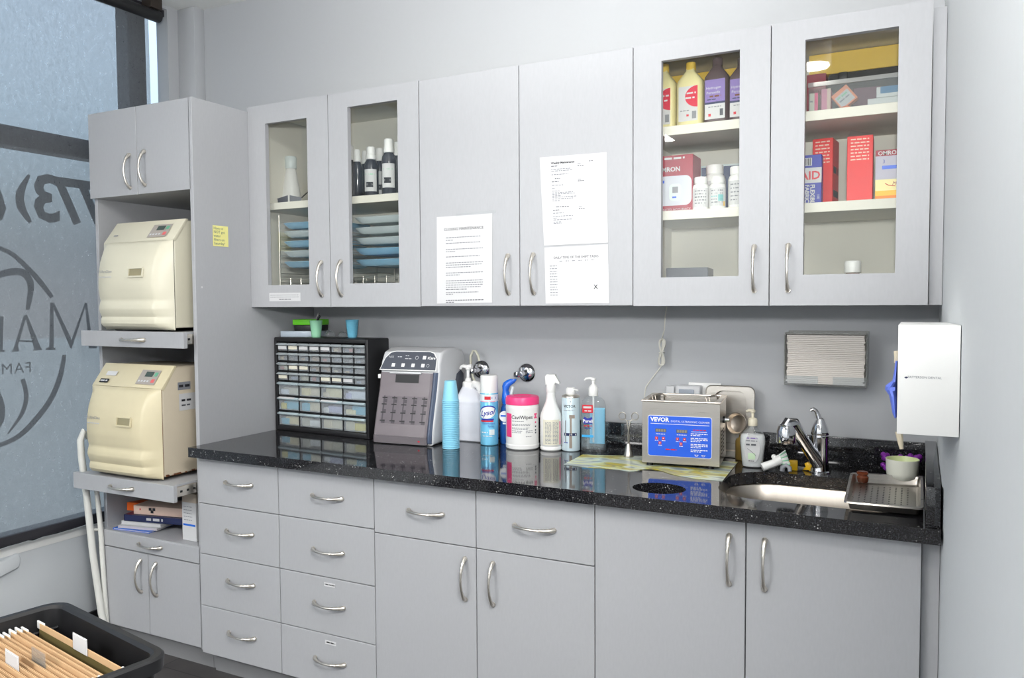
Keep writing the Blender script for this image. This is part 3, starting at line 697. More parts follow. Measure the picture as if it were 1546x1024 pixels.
for r, (za, zb) in enumerate(rowz):
    n, w = (8, sw) if r < 4 else (4, bw)
    for k in range(n):
        o = bpy.data.objects.new('drawer', SM_ if r < 4 else BM_); COL.objects.link(o); o.parent = org
        o.location = (.016 + w * k + .002, .004, za + .0018)
        mb = MB(); h = zb - za
        if r < 4:
            mb.box(.006, w - .010, .006, .06, .006, h * rr.uniform(.35, .62), rr.choice(PM), bev=.003)
            mb.box(.008, w * .5, .004, .02, .006, h * rr.uniform(.3, .55), rr.choice(PM), bev=.002)
        else:
            i = (r - 4) * 4 + k
            mb.box(.01 + rr.uniform(0, .03), w - .012, .008, .07, .006, h * rr.uniform(.5, .72), bigpal[i], bev=.004)
            mb.box(.008, w * rr.uniform(.3, .5), .004, .03, .006, h * rr.uniform(.4, .7), bigpal[(i * 5 + 3) % 12], bev=.003)
        part('contents', mb, o)
        if (r, k) in cards or r == 5 and k < 3:
            mb = MB()
            if r < 4: mb.box(.004, w - .009, -.0016, -.0004, .010, .023, M['paper'] if cards[(r, k)] == 1 else M['fabric_b'])
            else: mb.face([(.006, -.0125, h - .0105), (w * .8, -.0125, h - .0105), (w * .8, -.001, h - .0045), (.006, -.001, h - .0045)], M['paper'])
            part('label_card', mb, o, 'white label card')
# ---- on top of the organizer
OT = ZC + OH + .0005
def T(px, py, y=None): p = at(px, py, z=OT); return (p.x, p.y, OT)
def tbox(name, label, cat, loc, rz, w, d, h, m, lid=None, lh=0):
    t = thing(name, label, cat, loc, rz); mb = MB(); mb.box(0, w, 0, d, 0, h, m, bev=.002); part('box', mb, t)
    if lid: mb = MB(); mb.box(-.005, w + .003, -.004, d + .003, h + .0005, h + lh, lid, bev=.002); part('lid', mb, t)
    return t
tbox('plastic_case', 'flat grey translucent plastic case on the organizer, under the green-lidded box', 'case', (.222, -.238, OT), math.radians(14), .16, .10, .024, mat('frosted_grey_case', (178, 190, 202), .3))
tbox('storage_box', 'black box with lime green lid stacked on the flat grey case', 'box', (.268, -.205, OT + .0245), math.radians(14), .12, .07, .024, M['black'], M['green'], .024)
def cup_mesh(R0, R1, h, m, rings=True):
    """open tapered tumbler standing on its base"""
    mb = MB(); pr = [(0, .002), (R0 - .002, .0), (R0, .003)]
    n = 10
    for k in range(1, n): z = h * k / n; r = R0 + (R1 - R0) * k / n; pr += [(r, z - .001), (r + (.0006 if rings else 0), z), (r, z + .001)]
    pr += [(R1, h - .002), (R1 + .0012, h - .001), (R1, h), (R1 - .0012, h - .001), (R0 - .0015, .004), (0, .004)]
    mb.lathe(pr, m, seg=36); return mb
t = thing('cup', 'mint green cup holding instruments on top of the organizer', 'cup', T(477.5, 509.5)); part('cup_body', cup_mesh(.0185, .0255, .07, M['mint'], False), t)
loc = Vector(t.location)
t = thing('instrument', 'thin metal instrument with black end standing in the mint green cup', 'instrument', loc + Vector((0, 0, .006)))
mb = MB(); mb.tube([(-.01, 0, 0), (.004, .003, .075), (.007, .004, .088), (.014, .004, .092)], .0022, M['steel']); part('shaft', mb, t)
mb = MB(); mb.tube([(.006, .0, .06), (.013, .001, .076), (.02, .002, .082)], [.004, .0055, .004], M['black']); part('end_cap', mb, t)
t = thing('cup', 'blue ribbed cup standing by itself on top of the organizer', 'cup', T(532, 509.5)); part('cup_body', cup_mesh(.0185, .0262, .072, M['blue2']), t)
for k, (px, lab) in enumerate(((497, 'crumpled clear plastic bag beside the mint green cup'), (518, 'crumpled clear plastic bag beside the blue ribbed cup'))):
    t = thing('plastic_bag', lab, 'bag', T(px, 509)); rr = random.Random(20 + k); rows = []
    for j in range(9):
        ph = PI / 2 * j / 8; rows.append([Vector(((.029 if k == 0 else .024) * math.cos(ph) * math.cos(a) * rr.uniform(.75, 1.1), .022 * math.cos(ph) * math.sin(a) * rr.uniform(.75, 1.1), .001 + (.028 - .006 * k) * math.sin(ph) * rr.uniform(.7, 1.1))) for a in [2 * PI * q / 16 for q in range(16)]])
    mb = MB(); mb.grid(rows, M['clear'], smooth=False, close_u=True); part('film', mb, t)

# ---- handpiece care unit
ic = thing('handpiece_unit', 'grey and white handpiece maintenance machine with smoked front door', 'machine', (.765, -.333, ZC + .002), math.radians(5))
W = .256
side = [(0, .012), (.004, 0), (.27, 0), (.285, .02), (.285, .30), (.262, .338), (.20, .352), (.13, .352), (.085, .338), (.062, .30), (.058, .262), (.045, .2), (.022, .12), (.004, .05)]
mb = MB(); mb.prism(side, 'x', 0, W, M['greyl'], bev=.012, seg=4, smooth=True); part('body', mb, ic)
mb = MB(); mb.box(.01, W - .01, .02, .26, -.001, .004, M['black']); part('base', mb, ic)
ff = [(-.004, .002), (-.0045, .03), (0, .05), (.018, .12), (.041, .2), (.054, .262)]
def front(v):
    for (y1, z1), (y2, z2) in zip(ff, ff[1:]):
        if z1 <= v <= z2: return y1 + (y2 - y1) * (v - z1) / (z2 - z1)
    return ff[-1][0] + .06 * (v - .262)
def shell(a0, a1, z0, z1, e, n=14, m=None, inset=lambda v: 0, back=.0):
    rows = []
    for k in range(n + 1):
        v = z0 + (z1 - z0) * k / n; y = front(v) - e
        rows.append([Vector((a0 + inset(v), y + .02, v)), Vector((a0 + inset(v) + .001, y + .006, v)), Vector((a0 + .008 + inset(v), y, v)), Vector((a1 - .008 - inset(v), y, v)), Vector((a1 - .001 - inset(v), y + .006, v)), Vector((a1 - inset(v), y + .02, v))])
    return rows
mb = MB(); mb.grid(shell(.004, W - .026, .03, .262, .004), mat('smoked_door', (120, 112, 116), .25, spec=.6), smooth=True); dr = part('smoked_door', mb, ic)
mb = MB(); DKP = mat('dark_inside', (72, 66, 72), .3)
fq = lambda a, b: Vector((a, front(b) - .0052, b)); fq2 = lambda a, b: Vector((a, front(b) - .0062, b))
quad(mb, fq, .075, .175, .225, .255, M['black']); part('window', mb, dr)
mb = MB()
for k in range(5):
    for j in range(10):
        pass
for j in range(8):
    za = .075 + .1 * j / 8; quad(mb, fq, .03, .215, za, za + .1 / 8, mat('door_inner', (104, 96, 102), .3) if j == 0 else mb.mats[0])
for k in range(5):
    a = .034 + k * .0425
    for j in range(8): za = .075 + .1 * j / 8; quad(mb, fq2, a, a + .006 + .010 * (j % 3 == 0), za, za + .1 / 8, DKP)
    for za in (.082, .112, .142, .166): quad(mb, lambda p, q: Vector((p, front(q) - .0066, q)), a - .006, a + .016, za, za + .004, M['black'])
part('handpiece_ports', mb, dr)
mb = MB(); mb.grid(shell(.003, W - .024, 0.002, .03, .007, 4), mat('door_sill', (112, 106, 110), .3)); quad(mb, lambda p, q: Vector((p, front(q) - .0085, q)), .198, .206, .012, .017, M['red']); part('front_sill', mb, ic)
mb = MB(); mb.grid(shell(.228, W - .006, .008, .265, .003), mat('blue_grey_edge', (70, 82, 104), .3)); part('edge_trim', mb, ic)
# control fascia: slate panel with white outline
sl0, sl1 = Vector((0, .052, .268)), Vector((0, .086, .34)); sd = (sl1 - sl0); L_ = sd.length; sd.normalize(); nn = Vector((0, -sd.z, sd.y))
fs = lambda a, b, e=.004: sl0 + Vector((a, 0, 0)) + sd * b + nn * e
def trap(m, e, g):
    out = [(.004 + g, 0 + g), (W - .02 - g, 0 + g)]
    pts = [fs(a, b, e) for a, b in [(.003 + g, g), (W - .010 - g, g), (W - .014 - g, L_ * .62), (W - .03 - g, L_ * .93 - g), (W - .05, L_ - g), (.06, L_ - g), (.035 + g, L_ * .93 - g), (.016 + g, L_ * .62)]]
    mb.face(pts, m)
mb = MB(); trap(M['white'], .006, 0); part('fascia_outline', mb, ic)
mb = MB(); trap(M['slate'], .0068, .0035); cp = part('control_panel', mb, ic)
fb = lambda a, b: fs(a, b, .0076)
for a in (.06, .102, .145, .187):
    mb = MB(); quad(mb, fb, a - .007, a + .007, .014, .028, M['white']); part('button', mb, cp)
mb = MB(); quad(mb, fb, .180, .194, .046, .06, M['white']); mb.text('iCare', .0145, M['white'], lambda a, b: fb(a + .2175, b + .047), bold=.0006); mb.text('NSK', .012, M['greyl'], lambda a, b: fb(a + .045, b + .05))
words(mb, fb, .072, .09, .053, .003, M['greyl'], seed=1); words(mb, fb, .105, .135, .046, .003, M['greyl'], seed=2); words(mb, fb, .105, .12, .058, .003, M['greyl'], seed=3)
mb.lathe([(.0055, 0), (.007, 0)], M['greyl'], seg=20, mx=Matrix.Translation(fb(.155, .052)) @ Matrix.Rotation(math.radians(65), 4, 'X')); mb.lathe([(.005, 0), (.0062, 0)], M['greyl'], seg=20, mx=Matrix.Translation(fb(.208, .021)) @ Matrix.Rotation(math.radians(65), 4, 'X'))
part('lettering', mb, cp)
mb = MB(); mb.box(.05, .185, .042, .05, .258, .266, M['greyl'], bev=.002); mb.box(-.014, 0, .062, .076, .236, .252, M['white'], bev=.002); part('latch', mb, ic)
mb = MB(); mb.prism([(.17, .10), (.26, .10), (.26, .245), (.235, .262), (.2, .25), (.175, .2)], 'x', W - .001, W + .0015, M['slate'], bev=.0005); part('side_recess', mb, ic)

# ---- stack of cups, each cup on its own (upside down)
cx, cy, cz = C(681, 677)
n = 27; step = .0066
mb = MB(); pr = [(0, .0745), (.0195, .0745), (.0212, .073)]
for k in range(1, 9): z = .073 - .066 * k / 9; r = .0212 + (.0292 - .0212) * k / 9; pr += [(r, z + .0008), (r + .0001, z), (r, z - .0008)]
pr += [(.0292, .0042), (.0318, .0034), (.0320, .0014), (.0302, 0), (.02905, .004), (.02095, .072), (0, .0728)]
mb.lathe(pr, M['blue'], seg=36); o = mb.obj('cup_body'); cme = o.data; bpy.data.objects.remove(o)
for k in range(n):
    lab = 'pale blue cup nested in the tall stack beside the handpiece machine'
    if k == n - 1: lab = 'topmost pale blue cup of the tall upside-down stack'
    if k == 0: lab = 'lowest pale blue cup of the stack, its rim on the worktop'
    o = bpy.data.objects.new('drinking_cup', cme); COL.objects.link(o); o.location = (cx, cy, cz + k * step)
    setp(o, lab, 'cup', 'stacked pale blue cups')

# ---- white jug with pump
t = thing('pump_jug', 'white gallon jug with a pump top behind the cup stack', 'jug', (1.0905, -.104, ZC + .0006), math.radians(2))
mb = MB(); rows = []
NX = -.040
for z, w, r, ox in ((0, .062, .015, 0), (.004, .066, .018, 0), (.02, .067, .02, 0), (.03, .066, .02, 0), (.035, .067, .02, 0), (.135, .067, .02, 0), (.14, .066, .02, 0), (.146, .067, .02, 0), (.156, .065, .022, -.002), (.172, .054, .024, -.012), (.188, .038, .022, -.027), (.198, .024, .018, NX), (.203, .021, .0175, NX)):
    rows.append([Vector((x + ox, y, z)) for x, y in rrect(-w, w, -w, w, r, 5)])
mb.grid(rows, mat('natural_white_plastic', (226, 228, 236), .4), close_u=True); mb.face(rows[-1], M['white'])
mb.tube([(NX + .02, .0, .198), (NX + .034, -.01, .214), (NX + .054, -.012, .210), (NX + .068, -.014, .185), (NX + .076, -.014, .160)], [.012, .015, .016, .016, .012], M['white'], seg=12); part('jug_body', mb, t)
mb = MB(); mb.lathe([(0, .198), (.021, .198), (.022, .201), (.022, .218), (.019, .222), (.012, .224), (.010, .235), (.006, .237), (.006, .266), (.010, .269), (.010, .28), (.008, .284), (0, .285)], M['white'], (NX, 0, 0), seg=24)
mb.tube([(NX, 0, .278), (NX - .02, -.002, .281), (NX - .026, -.004, .279), (NX - .032, -.005, .270)], [.008, .0075, .0065, .005], M['white']); mb.tube([(NX, 0, .278), (NX + .016, 0, .281)], .009, M['white']); part('pump', mb, t)

# ---- disinfectant spray can
x, y, z = C(739, 671)
FA = math.atan2(CAM.y - y, CAM.x - x)      # label faces the room
t = thing('spray_can', 'sky blue disinfectant spray can with white cap behind the cups', 'spray can', (x, y, z))
mb = MB(); mb.lathe([(0, .002), (.031, .0), (.0335, .003), (.0335, .19), (.032, .194)], M['lys'], seg=36); part('can_body', mb, t)
mb = MB(); mb.lathe([(.0325, .193), (.033, .195), (.0318, .254), (.03, .258), (0, .259)], M['white'], seg=36); part('cap', mb, t)
mb = MB(); f = oncyl(.0340, FA - .18, .0); quad(mb, f, -.05, .05, .162, .189, mat('can_band', (226, 232, 238), .3), 16); f2 = oncyl(.0344, FA - .18, 0)
quad(mb, f2, -.012, .012, .17, .182, M['red'], 6); words(mb, f2, .016, .034, .172, .008, M['lysd'], seed=2); quad(mb, f2, -.03, .03, .1615, .163, M['pink'], 8)
# white oval behind the name
pts = [(.034 * math.cos(a) - .002, .122 + .022 * math.sin(a) + .14 * .034 * math.cos(a)) for a in [2 * PI * k / 24 for k in range(24)]]
fo = oncyl(.0346, FA - .18, 0)
for k in range(16):
    a0, a1 = -1 + k / 8, -1 + (k + 1) / 8; e = lambda q: .022 * math.sqrt(max(0, 1 - q * q))
    mb.face([fo(.034 * a0 - .002, .122 - e(a0) + .0048 * a0), fo(.034 * a1 - .002, .122 - e(a1) + .0048 * a1), fo(.034 * a1 - .002, .122 + e(a1) + .0048 * a1), fo(.034 * a0 - .002, .122 + e(a0) + .0048 * a0)], M['white'])
f3 = oncyl(.0353, FA - .18, 0)
for (a0, a1) in ((.3, 2.9),):
    for k in range(14):
        p = a0 + (a1 - a0) * k / 14; q = a0 + (a1 - a0) * (k + 1) / 14
        mb.face([f3(.034 * math.cos(p) - .002, .122 + .022 * math.sin(p) + .0048 * math.cos(p)), f3(.034 * math.cos(q) - .002, .122 + .022 * math.sin(q) + .0048 * math.cos(q)), f3(.036 * math.cos(q) - .002, .124 + .025 * math.sin(q) + .0048 * math.cos(q)), f3(.036 * math.cos(p) - .002, .124 + .025 * math.sin(p) + .0048 * math.cos(p))], M['lysd'])
f4 = oncyl(.0358, FA - .18, 0); mb.text('Lysol', .027, M['lysd'], lambda a, b: f4(a - .002, b + .113 + a * .15), bold=.0004, shear=.3)
quad(mb, f3, -.026, .024, .094, .1, M['lysd'], 8); quad(mb, f3, -.03, .022, .088, .0935, M['red'], 8)
mb.text('Disinfectant', .0105, M['lysd'], lambda a, b: f3(a + .004, b + .079)); mb.text('Spray', .0105, M['lysd'], lambda a, b: f3(a + .012, b + .069))
pts = [(.016 + .012 * math.cos(a), .05 + .013 * math.sin(a)) for a in [2 * PI * k / 16 for k in range(16)]]; quad(mb, f3, .006, .026, .04, .06, M['pale'], 4); words(mb, f3, -.026, .0, .047, .004, M['white'], seed=4); words(mb, f3, -.02, .02, .034, .003, M['white'], seed=5)
part('label', mb, t)

# ---- blue trigger bottle of air freshener
x, y, z = C(763, 671)
t = thing('trigger_bottle', 'deep blue trigger spray bottle half hidden behind the pink-lidded tub', 'spray bottle', (x + .004, y + .016, z), math.radians(8))
mb = MB(); rows = []
for zz, w, d in ((0, .028, .022), (.004, .031, .024), (.06, .032, .025), (.11, .031, .024), (.135, .027, .022), (.15, .02, .018), (.16, .017, .016)):
    rows.append([Vector((w * math.cos(a), d * math.sin(a), zz)) for a in [2 * PI * k / 24 for k in range(24)]])
mb.grid(rows, mat('clear_blue_bottle', (34, 84, 160), .15), close_u=True); mb.face(list(reversed(rows[0])), M['navy']); part('bottle', mb, t)
mb = MB(); rows = []
for zz, x0, x1, d in ((.15, -.022, .028, .02), (.165, -.024, .02, .02), (.185, -.022, .008, .018), (.2, -.02, .002, .016), (.215, -.022, .008, .016), (.228, -.018, .026, .014), (.238, -.004, .034, .011), (.243, .01, .034, .008)):
    rows.append([Vector(((x0 + x1) / 2 + (x1 - x0) / 2 * math.cos(a), d * math.sin(a), zz)) for a in [2 * PI * k / 20 for k in range(20)]])
mb.grid(rows, M['royal'], close_u=True); mb.face(rows[-1], M['royal']); mb.tube([(.022, 0, .162), (.012, 0, .185), (.02, 0, .215)], [.003, .006, .005], M['pale']); part('trigger_head', mb, t)
mb = MB()
fn = lambda a, b: Vector((.0325 * math.sin(a / .0325), -.0258 * math.cos(a / .0325), b))
mb.lathe([(0, 0), (.02, 0)], M['white'], seg=24, mx=Matrix.Translation((-.006, -.0255, .105)) @ Matrix.Rotation(PI / 2, 4, 'X'))
words(mb, lambda a, b: Vector((a, -.0262, b)), -.02, .006, .104, .006, M['royal'], seed=2); words(mb, lambda a, b: Vector((a, -.0262, b)), -.012, .01, .076, .006, M['white'], seed=3); part('label', mb, t)

# ---- wipes tub
x, y, z = C(789, 676)
FA = math.atan2(CAM.y - y, CAM.x - x)
t = thing('wipes_tub', 'white tub of wipes with a hot pink lid', 'tub', (x, y, z))
mb = MB(); mb.lathe([(0, .003), (.056, 0), (.0605, .004), (.0612, .016), (.0598, .018), (.0598, .02), (.0598, .146), (.0604, .149), (.06, .152), (.0585, .16), (.0585, .166)], M['white'], seg=48); part('tub_body', mb, t)
mb = MB(); mb.lathe([(.0592, .16), (.061, .161), (.061, .18), (.0585, .187), (.054, .1895), (.034, .19), (.030, .187), (0, .186)], M['pink'], seg=48)
mb.ball((.61 * 0 + .03 * math.cos(FA), .03 * math.sin(FA), .186), .012, mat('pink_dark', (190, 30, 90), .4), sc=(1, 1, .35)); part('lid', mb, t)
mb = MB(); f = oncyl(.0602, FA, 0); quad(mb, f, -.075, -.0425, .045, .13, M['pink'], 8); f2 = oncyl(.0604, FA, 0)
mb.text('CaviWipes', .0185, M['ink'], lambda a, b: f2(a - .0015, b + .112), bold=.00025)
quad(mb, f2, .046, .062, .112, .13, M['pink'], 4); words(mb, oncyl(.0606, FA, 0), .048, .06, .117, .008, M['white'], seed=1)
for k, (a0, a1, zz) in enumerate(((-.04, .005, .103), (-.04, .03, .092), (-.04, .028, .088), (-.04, .025, .079), (-.04, .02, .075), (-.04, .0, .068), (.012, .04, .068), (-.04, -.005, .062), (.012, .04, .062), (.012, .035, .048))): words(mb, f2, a0, a1, zz, .0022, M['inkl'], seed=k)
for zz in (.095, .08, .067, .058): quad(mb, f2, .05, .057, zz, zz + .006, M['inkm'] if zz < .085 else M['pink'], 2)
part('label', mb, t)

# ---- white trigger spray
x, y, z = C(832, 679)
FA = math.atan2(CAM.y - y, CAM.x - x)
t = thing('trigger_bottle', 'white trigger spray bottle with cream label right of the pink-lidded tub', 'spray bottle', (x, y, z))
mb = MB(); mb.lathe([(0, .002), (.035, 0), (.0385, .004), (.0385, .012), (.0365, .015), (.0385, .018), (.0385, .115), (.036, .13), (.028, .15), (.019, .172), (.0165, .185), (.0155, .2), (.0155, .21)], M['white'], seg=36); part('bottle', mb, t)
mb = MB(); mb.lathe([(.0158, .205), (.017, .207), (.017, .232), (.0155, .236), (0, .236)], M['white'], seg=24)
mb.prism([(-.018, .232), (-.02, .262), (-.014, .27), (.016, .27), (.034, .24), (.032, .235), (.018, .24), (.014, .232)], 'y', -.011, .011, M['white'], bev=.003, mx=Matrix.Rotation(.25, 4, 'Z')); part('trigger_head', mb, t)
mb = MB(); f = oncyl(.0389, FA, 0); quad(mb, f, -.031, .034, .022, .112, M['fabric_b'], 12); quad(mb, f, .034, .04, .022, .105, M['pink'], 2); f2 = oncyl(.0391, FA, 0)
for k in range(17): words(mb, f2, -.022, .001, .028 + k * .0046, .0022, M['inkl'], seed=k); words(mb, f2, .006, .028, .028 + k * .0046, .0022, M['inkl'], seed=k + 40)
part('label', mb, t)

# ---- lubricant aerosol
x, y, z = C(862, 680)
FA = math.atan2(CAM.y - y, CAM.x - x)
t = thing('aerosol_can', 'pale blue aerosol can with a handpiece printed on it', 'aerosol can', (x, y, z))
mb = MB(); mb.lathe([(0, .002), (.03, 0), (.0325, .003), (.0325, .186), (.0315, .19)], M['can'], seg=36); part('can_body', mb, t)
mb = MB(); mb.lathe([(.0315, .189), (.0325, .191), (.031, .195), (.022, .2), (.016, .201)], M['nickel'], seg=36); part('shoulder', mb, t)
mb = MB(); mb.lathe([(.017, .2), (.0175, .202), (.0175, .217), (.013, .224), (0, .225)], M['white'], seg=24); mb.tube([(.012, -.006, .217), (.026, -.012, .218), (.034, -.015, .216)], [.004, .003, .0035], M['white']); part('nozzle', mb, t)
mb = MB(); f = oncyl(.0329, FA, 0)
mb.text('VICTOR', .0125, M['ink'], lambda a, b: f(a - .006, b + .156), bold=.0002); quad(mb, f, -.002, 0, .175, .18, M['ink']); words(mb, f, -.028, .012, .144, .0025, M['inkl'], seed=1)
quad(mb, f, -.026, .022, .056, .066, M['navy'], 6); words(mb, oncyl(.0332, FA, 0), -.02, .018, .058, .0055, M['white'], seed=5)
hp = [(.002, .128), (-.004, .122), (-.003, .1), (-.007, .06), (-.006, .012), (.004, .012), (.004, .06), (.003, .1), (.006, .12), (.014, .118), (.016, .126)]
for A, B in zip(hp[2:5], hp[3:6]): pass
HPM = mat('printed_handpiece', (150, 138, 128), .5)
quad(mb, f, -.006, .004, .012, .06, HPM); quad(mb, f, -.004, .003, .06, .118, HPM); quad(mb, f, -.006, .014, .118, .13, HPM, 3); quad(mb, f, -.022, -.018, .03, .11, M['inkl']); words(mb, f, -.026, -.012, .03, .003, M['lysd'], seed=8)
part('label', mb, t)

# ---- clear pump bottle of blue sanitizer
x, y, z = C(896, 681)
t = thing('sanitizer_bottle', 'clear flat pump bottle of blue hand sanitizer', 'pump bottle', (x, y, z), math.radians(9))
mb = MB(); rows = []
def ell(w, d, zz, n=2.6, N=40): return [Vector((w * abs(math.cos(a)) ** (2 / n) * (1 if math.cos(a) > 0 else -1), d * abs(math.sin(a)) ** (2 / n) * (1 if math.sin(a) > 0 else -1), zz)) for a in [2 * PI * k / N for k in range(N)]]
for zz, w, d in ((0, .041, .024), (.004, .044, .026), (.02, .0445, .026), (.12, .0445, .026), (.16, .044, .026), (.178, .04, .024), (.188, .03, .02), (.194, .017, .015), (.198, .015, .014)): rows.append(ell(w, d, zz))
mb.grid(rows, M['clear'], close_u=True); part('bottle', mb, t)
mb = MB(); rows = []
for zz, w, d in ((.012, .040, .022), (.016, .0425, .024), (.15, .0425, .024)): rows.append(ell(w, d, zz))
mb.grid([[v + Vector((.008, 0, .008)) if False else v for v in r] for r in rows], thin_glass('clear_gel', (.84, .94, .98, 1), .3, .10, .1), close_u=True); part('gel', mb, t)
mb = MB(); mb.box(-.016, .038, .012, .013, .024, .152, mat('blue_back_label', (140, 214, 244), .4)); part('back_label', mb, t)
mb = MB(); mb.lathe([(0, .196), (.0165, .196), (.017, .199), (.017, .222), (.014, .229), (.008, .236), (.006, .237), (.006, .25), (.009, .252), (.009, .259), (0, .26)], M['white'], seg=24)
mb.tube([(0, 0, .256), (-.014, -.003, .258), (-.026, -.005, .256), (-.031, -.006, .25)], [.005, .0045, .004, .003], M['white']); mb.tube([(0, 0, .2), (0, 0, .03)], .0035, M['white']); part('pump', mb, t)
mb = MB(); f = flat((0, -.0268, 0)); quad(mb, f, -.034, .004, .138, .166, M['red']); words(mb, flat((0, -.0272, 0)), -.03, .001, .154, .007, M['paper'], seed=2); words(mb, flat((0, -.0272, 0)), -.026, .001, .143, .004, M['paper'], seed=3)
quad(mb, f, -.03, .002, .1, .118, M['lysd']); mb.face([Vector((a, -.0268, b)) for a, b in ((-.03, .118), (-.016, .118), (-.026, .124))], M['lysd']); mb.face([Vector((a, -.0268, b)) for a, b in ((-.014, .118), (.002, .118), (.0, .124))], M['lysd'])
mb.text('Purell', .0155, M['white'], flat((-.014, -.0274, .104)), bold=.0004); words(mb, f, -.028, .0, .09, .004, M['red'], seed=4); words(mb, f, -.024, -.004, .082, .003, M['lysd'], seed=6); quad(mb, f, -.036, .006, .052, .06, mat('cyan_strip', (60, 170, 230), .4))
part('label', mb, t)

# ---- patterned sheet lying flat
t = thing('patterned_sheet', 'thin yellow and grey swirl-patterned sheet under the blue-panelled cleaner', 'sheet', (1.85, -.28, ZC))
mb = MB()
lo = [Vector(C(*p)) for p in ((851, 702), (885, 706), (912, 707.5), (932, 709.5), (954, 712.5), (976, 708.5), (994, 710.5), (1016, 717), (1045, 722.5), (1068, 725), (1091, 727))]
hi = [Vector(C(*p)) for p in ((880, 687), (903, 688), (925, 688.5), (947, 689), (969, 689.5), (990, 690.5), (1012, 691.5), (1035, 693), (1060, 694.5), (1086, 696.5), (1114, 698.5))]
def cr_(P, u):
    n = len(P) - 1; i = min(int(u * n), n - 1); q = u * n - i; p0, p1, p2, p3 = P[max(i - 1, 0)], P[i], P[i + 1], P[min(i + 2, n)]
    return .5 * ((2 * p1) + (-p0 + p2) * q + (2 * p0 - 5 * p1 + 4 * p2 - p3) * q * q + (-p0 + 3 * p1 - 3 * p2 + p3) * q ** 3)
rows = [[cr_(lo, j / 60).lerp(cr_(hi, j / 60), k / 6) + Vector((0, 0, .0012)) for j in range(61)] for k in range(7)]
mb.grid(rows, M['sheet']); mb.grid([[v - Vector((0, 0, .0012)) for v in rows[0]], rows[0]], M['sheet']); o = part('sheet', mb, t); o.location = -t.location

# ---- forceps standing in a weighted cone
x, y, z = C(949, 690.5)
t = thing('instrument_stand', 'small conical steel holder with scissor-handled forceps in it', 'holder', (x, y, ZC + .0018))
mb = MB(); mb.lathe([(0, 0), (.0165, 0), (.0172, .003), (.0155, .008), (.008, .04), (.0065, .045), (.0045, .045), (.0045, .03), (0, .03)], M['steel'], seg=28); part('cone', mb, t)
t = thing('forceps', 'steel forceps with two ring handles standing upright in the cone', 'forceps', (x, y, ZC + .034), math.radians(12))
for s in (-1, 1):
    mb = MB(); mb.tube([(-s * .001, 0, 0), (-s * .0025, 0, .04), (s * .006, 0, .09), (s * .012, 0, .094)], [.0016, .0022, .002, .0018], M['steel'], seg=8)
    ring = [(s * .0215 + .0115 * math.cos(a), 0, .106 + .0125 * math.sin(a)) for a in [2 * PI * k / 22 for k in range(22)]]; mb.tube(ring, .0018, M['steel'], seg=8, closed=True); part('arm', mb, t)
mb = MB(); mb.tube([(-.008, .002, .0905), (.008, .002, .0905)], .0016, M['steel']); part('ratchet', mb, t)

# ---- ultrasonic cleaner
us = thing('ultrasonic_cleaner', 'steel ultrasonic cleaner with bright blue control panel', 'ultrasonic cleaner', (1.817, -.318, ZC + .0015), math.radians(6.9))
UW, UD, UH = .241, .205, .213
mb = MB()
for x in (.02, UW - .03):
    for y in (.025, UD - .03): mb.lathe([(0, 0), (.011, 0), (.009, .013), (0, .013)], M['black'], (x, y, 0), seg=12)
part('feet', mb, us)
mb = MB(); S = M['steel']; z0, z1 = .012, UH - .006
mb.box(0, UW, 0, .003, z0, z1, S); mb.box(0, UW, UD - .003, UD, z0, z1, S); mb.box(0, .003, .003, UD - .003, z0, z1, S); mb.box(UW - .003, UW, .003, UD - .003, z0, z1, S); mb.box(.003, UW - .003, .003, UD - .003, z0, z0 + .003, S); part('housing', mb, us)
mb = MB(); mb.box(-.003, UW + .003, -.003, .012, z1, UH, M['steel_l'], bev=.002); mb.box(-.003, UW + .003, UD - .012, UD + .003, z1, UH, M['steel_l'], bev=.002); mb.box(-.003, .014, .012, UD - .012, z1, UH, M['steel_l']); mb.box(UW - .014, UW + .003, .012, UD - .012, z1, UH, M['steel_l']); part('rim', mb, us)
mb = MB(); rows = []
for zz, ins in ((UH - .004, .013), (UH - .1, .018), (UH - .11, .03)): rows.append([Vector((x, y, zz)) for x, y in rrect(ins, UW - ins, ins, UD - ins, .02)])
mb.grid(rows, S, close_u=True); mb.face(rows[-1], S); part('tank', mb, us)
mb = MB(); 
for xx in (.03, UW - .04):
    mb.tube([(xx, .05, UH - .02), (xx - .01, .06, UH + .006), (xx + .012, .09, UH + .012), (xx + .02, .12, UH + .004), (xx + .02, .13, UH - .02)], .0018, M['steel_l']); mb.tube([(xx + .008, .05, UH - .02), (xx, .06, UH + .008), (xx + .02, .09, UH + .01), (xx + .026, .12, UH - .002)], .0018, M['steel_l'])
part('basket_handle', mb, us)
def fpl(e): return lambda a, b: Vector((a, -e, b))
mb = MB(); mb.prism(rrect(.018, .218, .035, .165, .008), 'y', -.001, 0, M['white']); mb.prism(rrect(.0195, .2165, .0365, .1635, .007), 'y', -.0018, -.001, M['panel']); cp = part('control_panel', mb, us)
f = fpl(.0024)
mb = MB(); mb.text('VEVOR', .0185, M['white'], lambda a, b: f(a + .056, b + .146), bold=.0007); quad(mb, f, .027, .21, .138, .1395, M['white']); mb.text('DIGITAL ULTRASONIC CLEANER', .0082, M['white'], lambda a, b: f(a + .151, b + .1455))
for k, zz in enumerate((.11, .105, .096, .091, .086, .077, .072, .067, .059, .054)): words(mb, f, .153, .205 - (.02 if k in (1, 4, 7, 9) else 0), zz, .0026, M['white'], seed=k)
quad(mb, f, .155, .203, .117, .1185, M['white']); words(mb, f, .16, .2, .122, .003, M['red'], seed=3); words(mb, f, .075, .11, .056, .004, M['red'], seed=5)
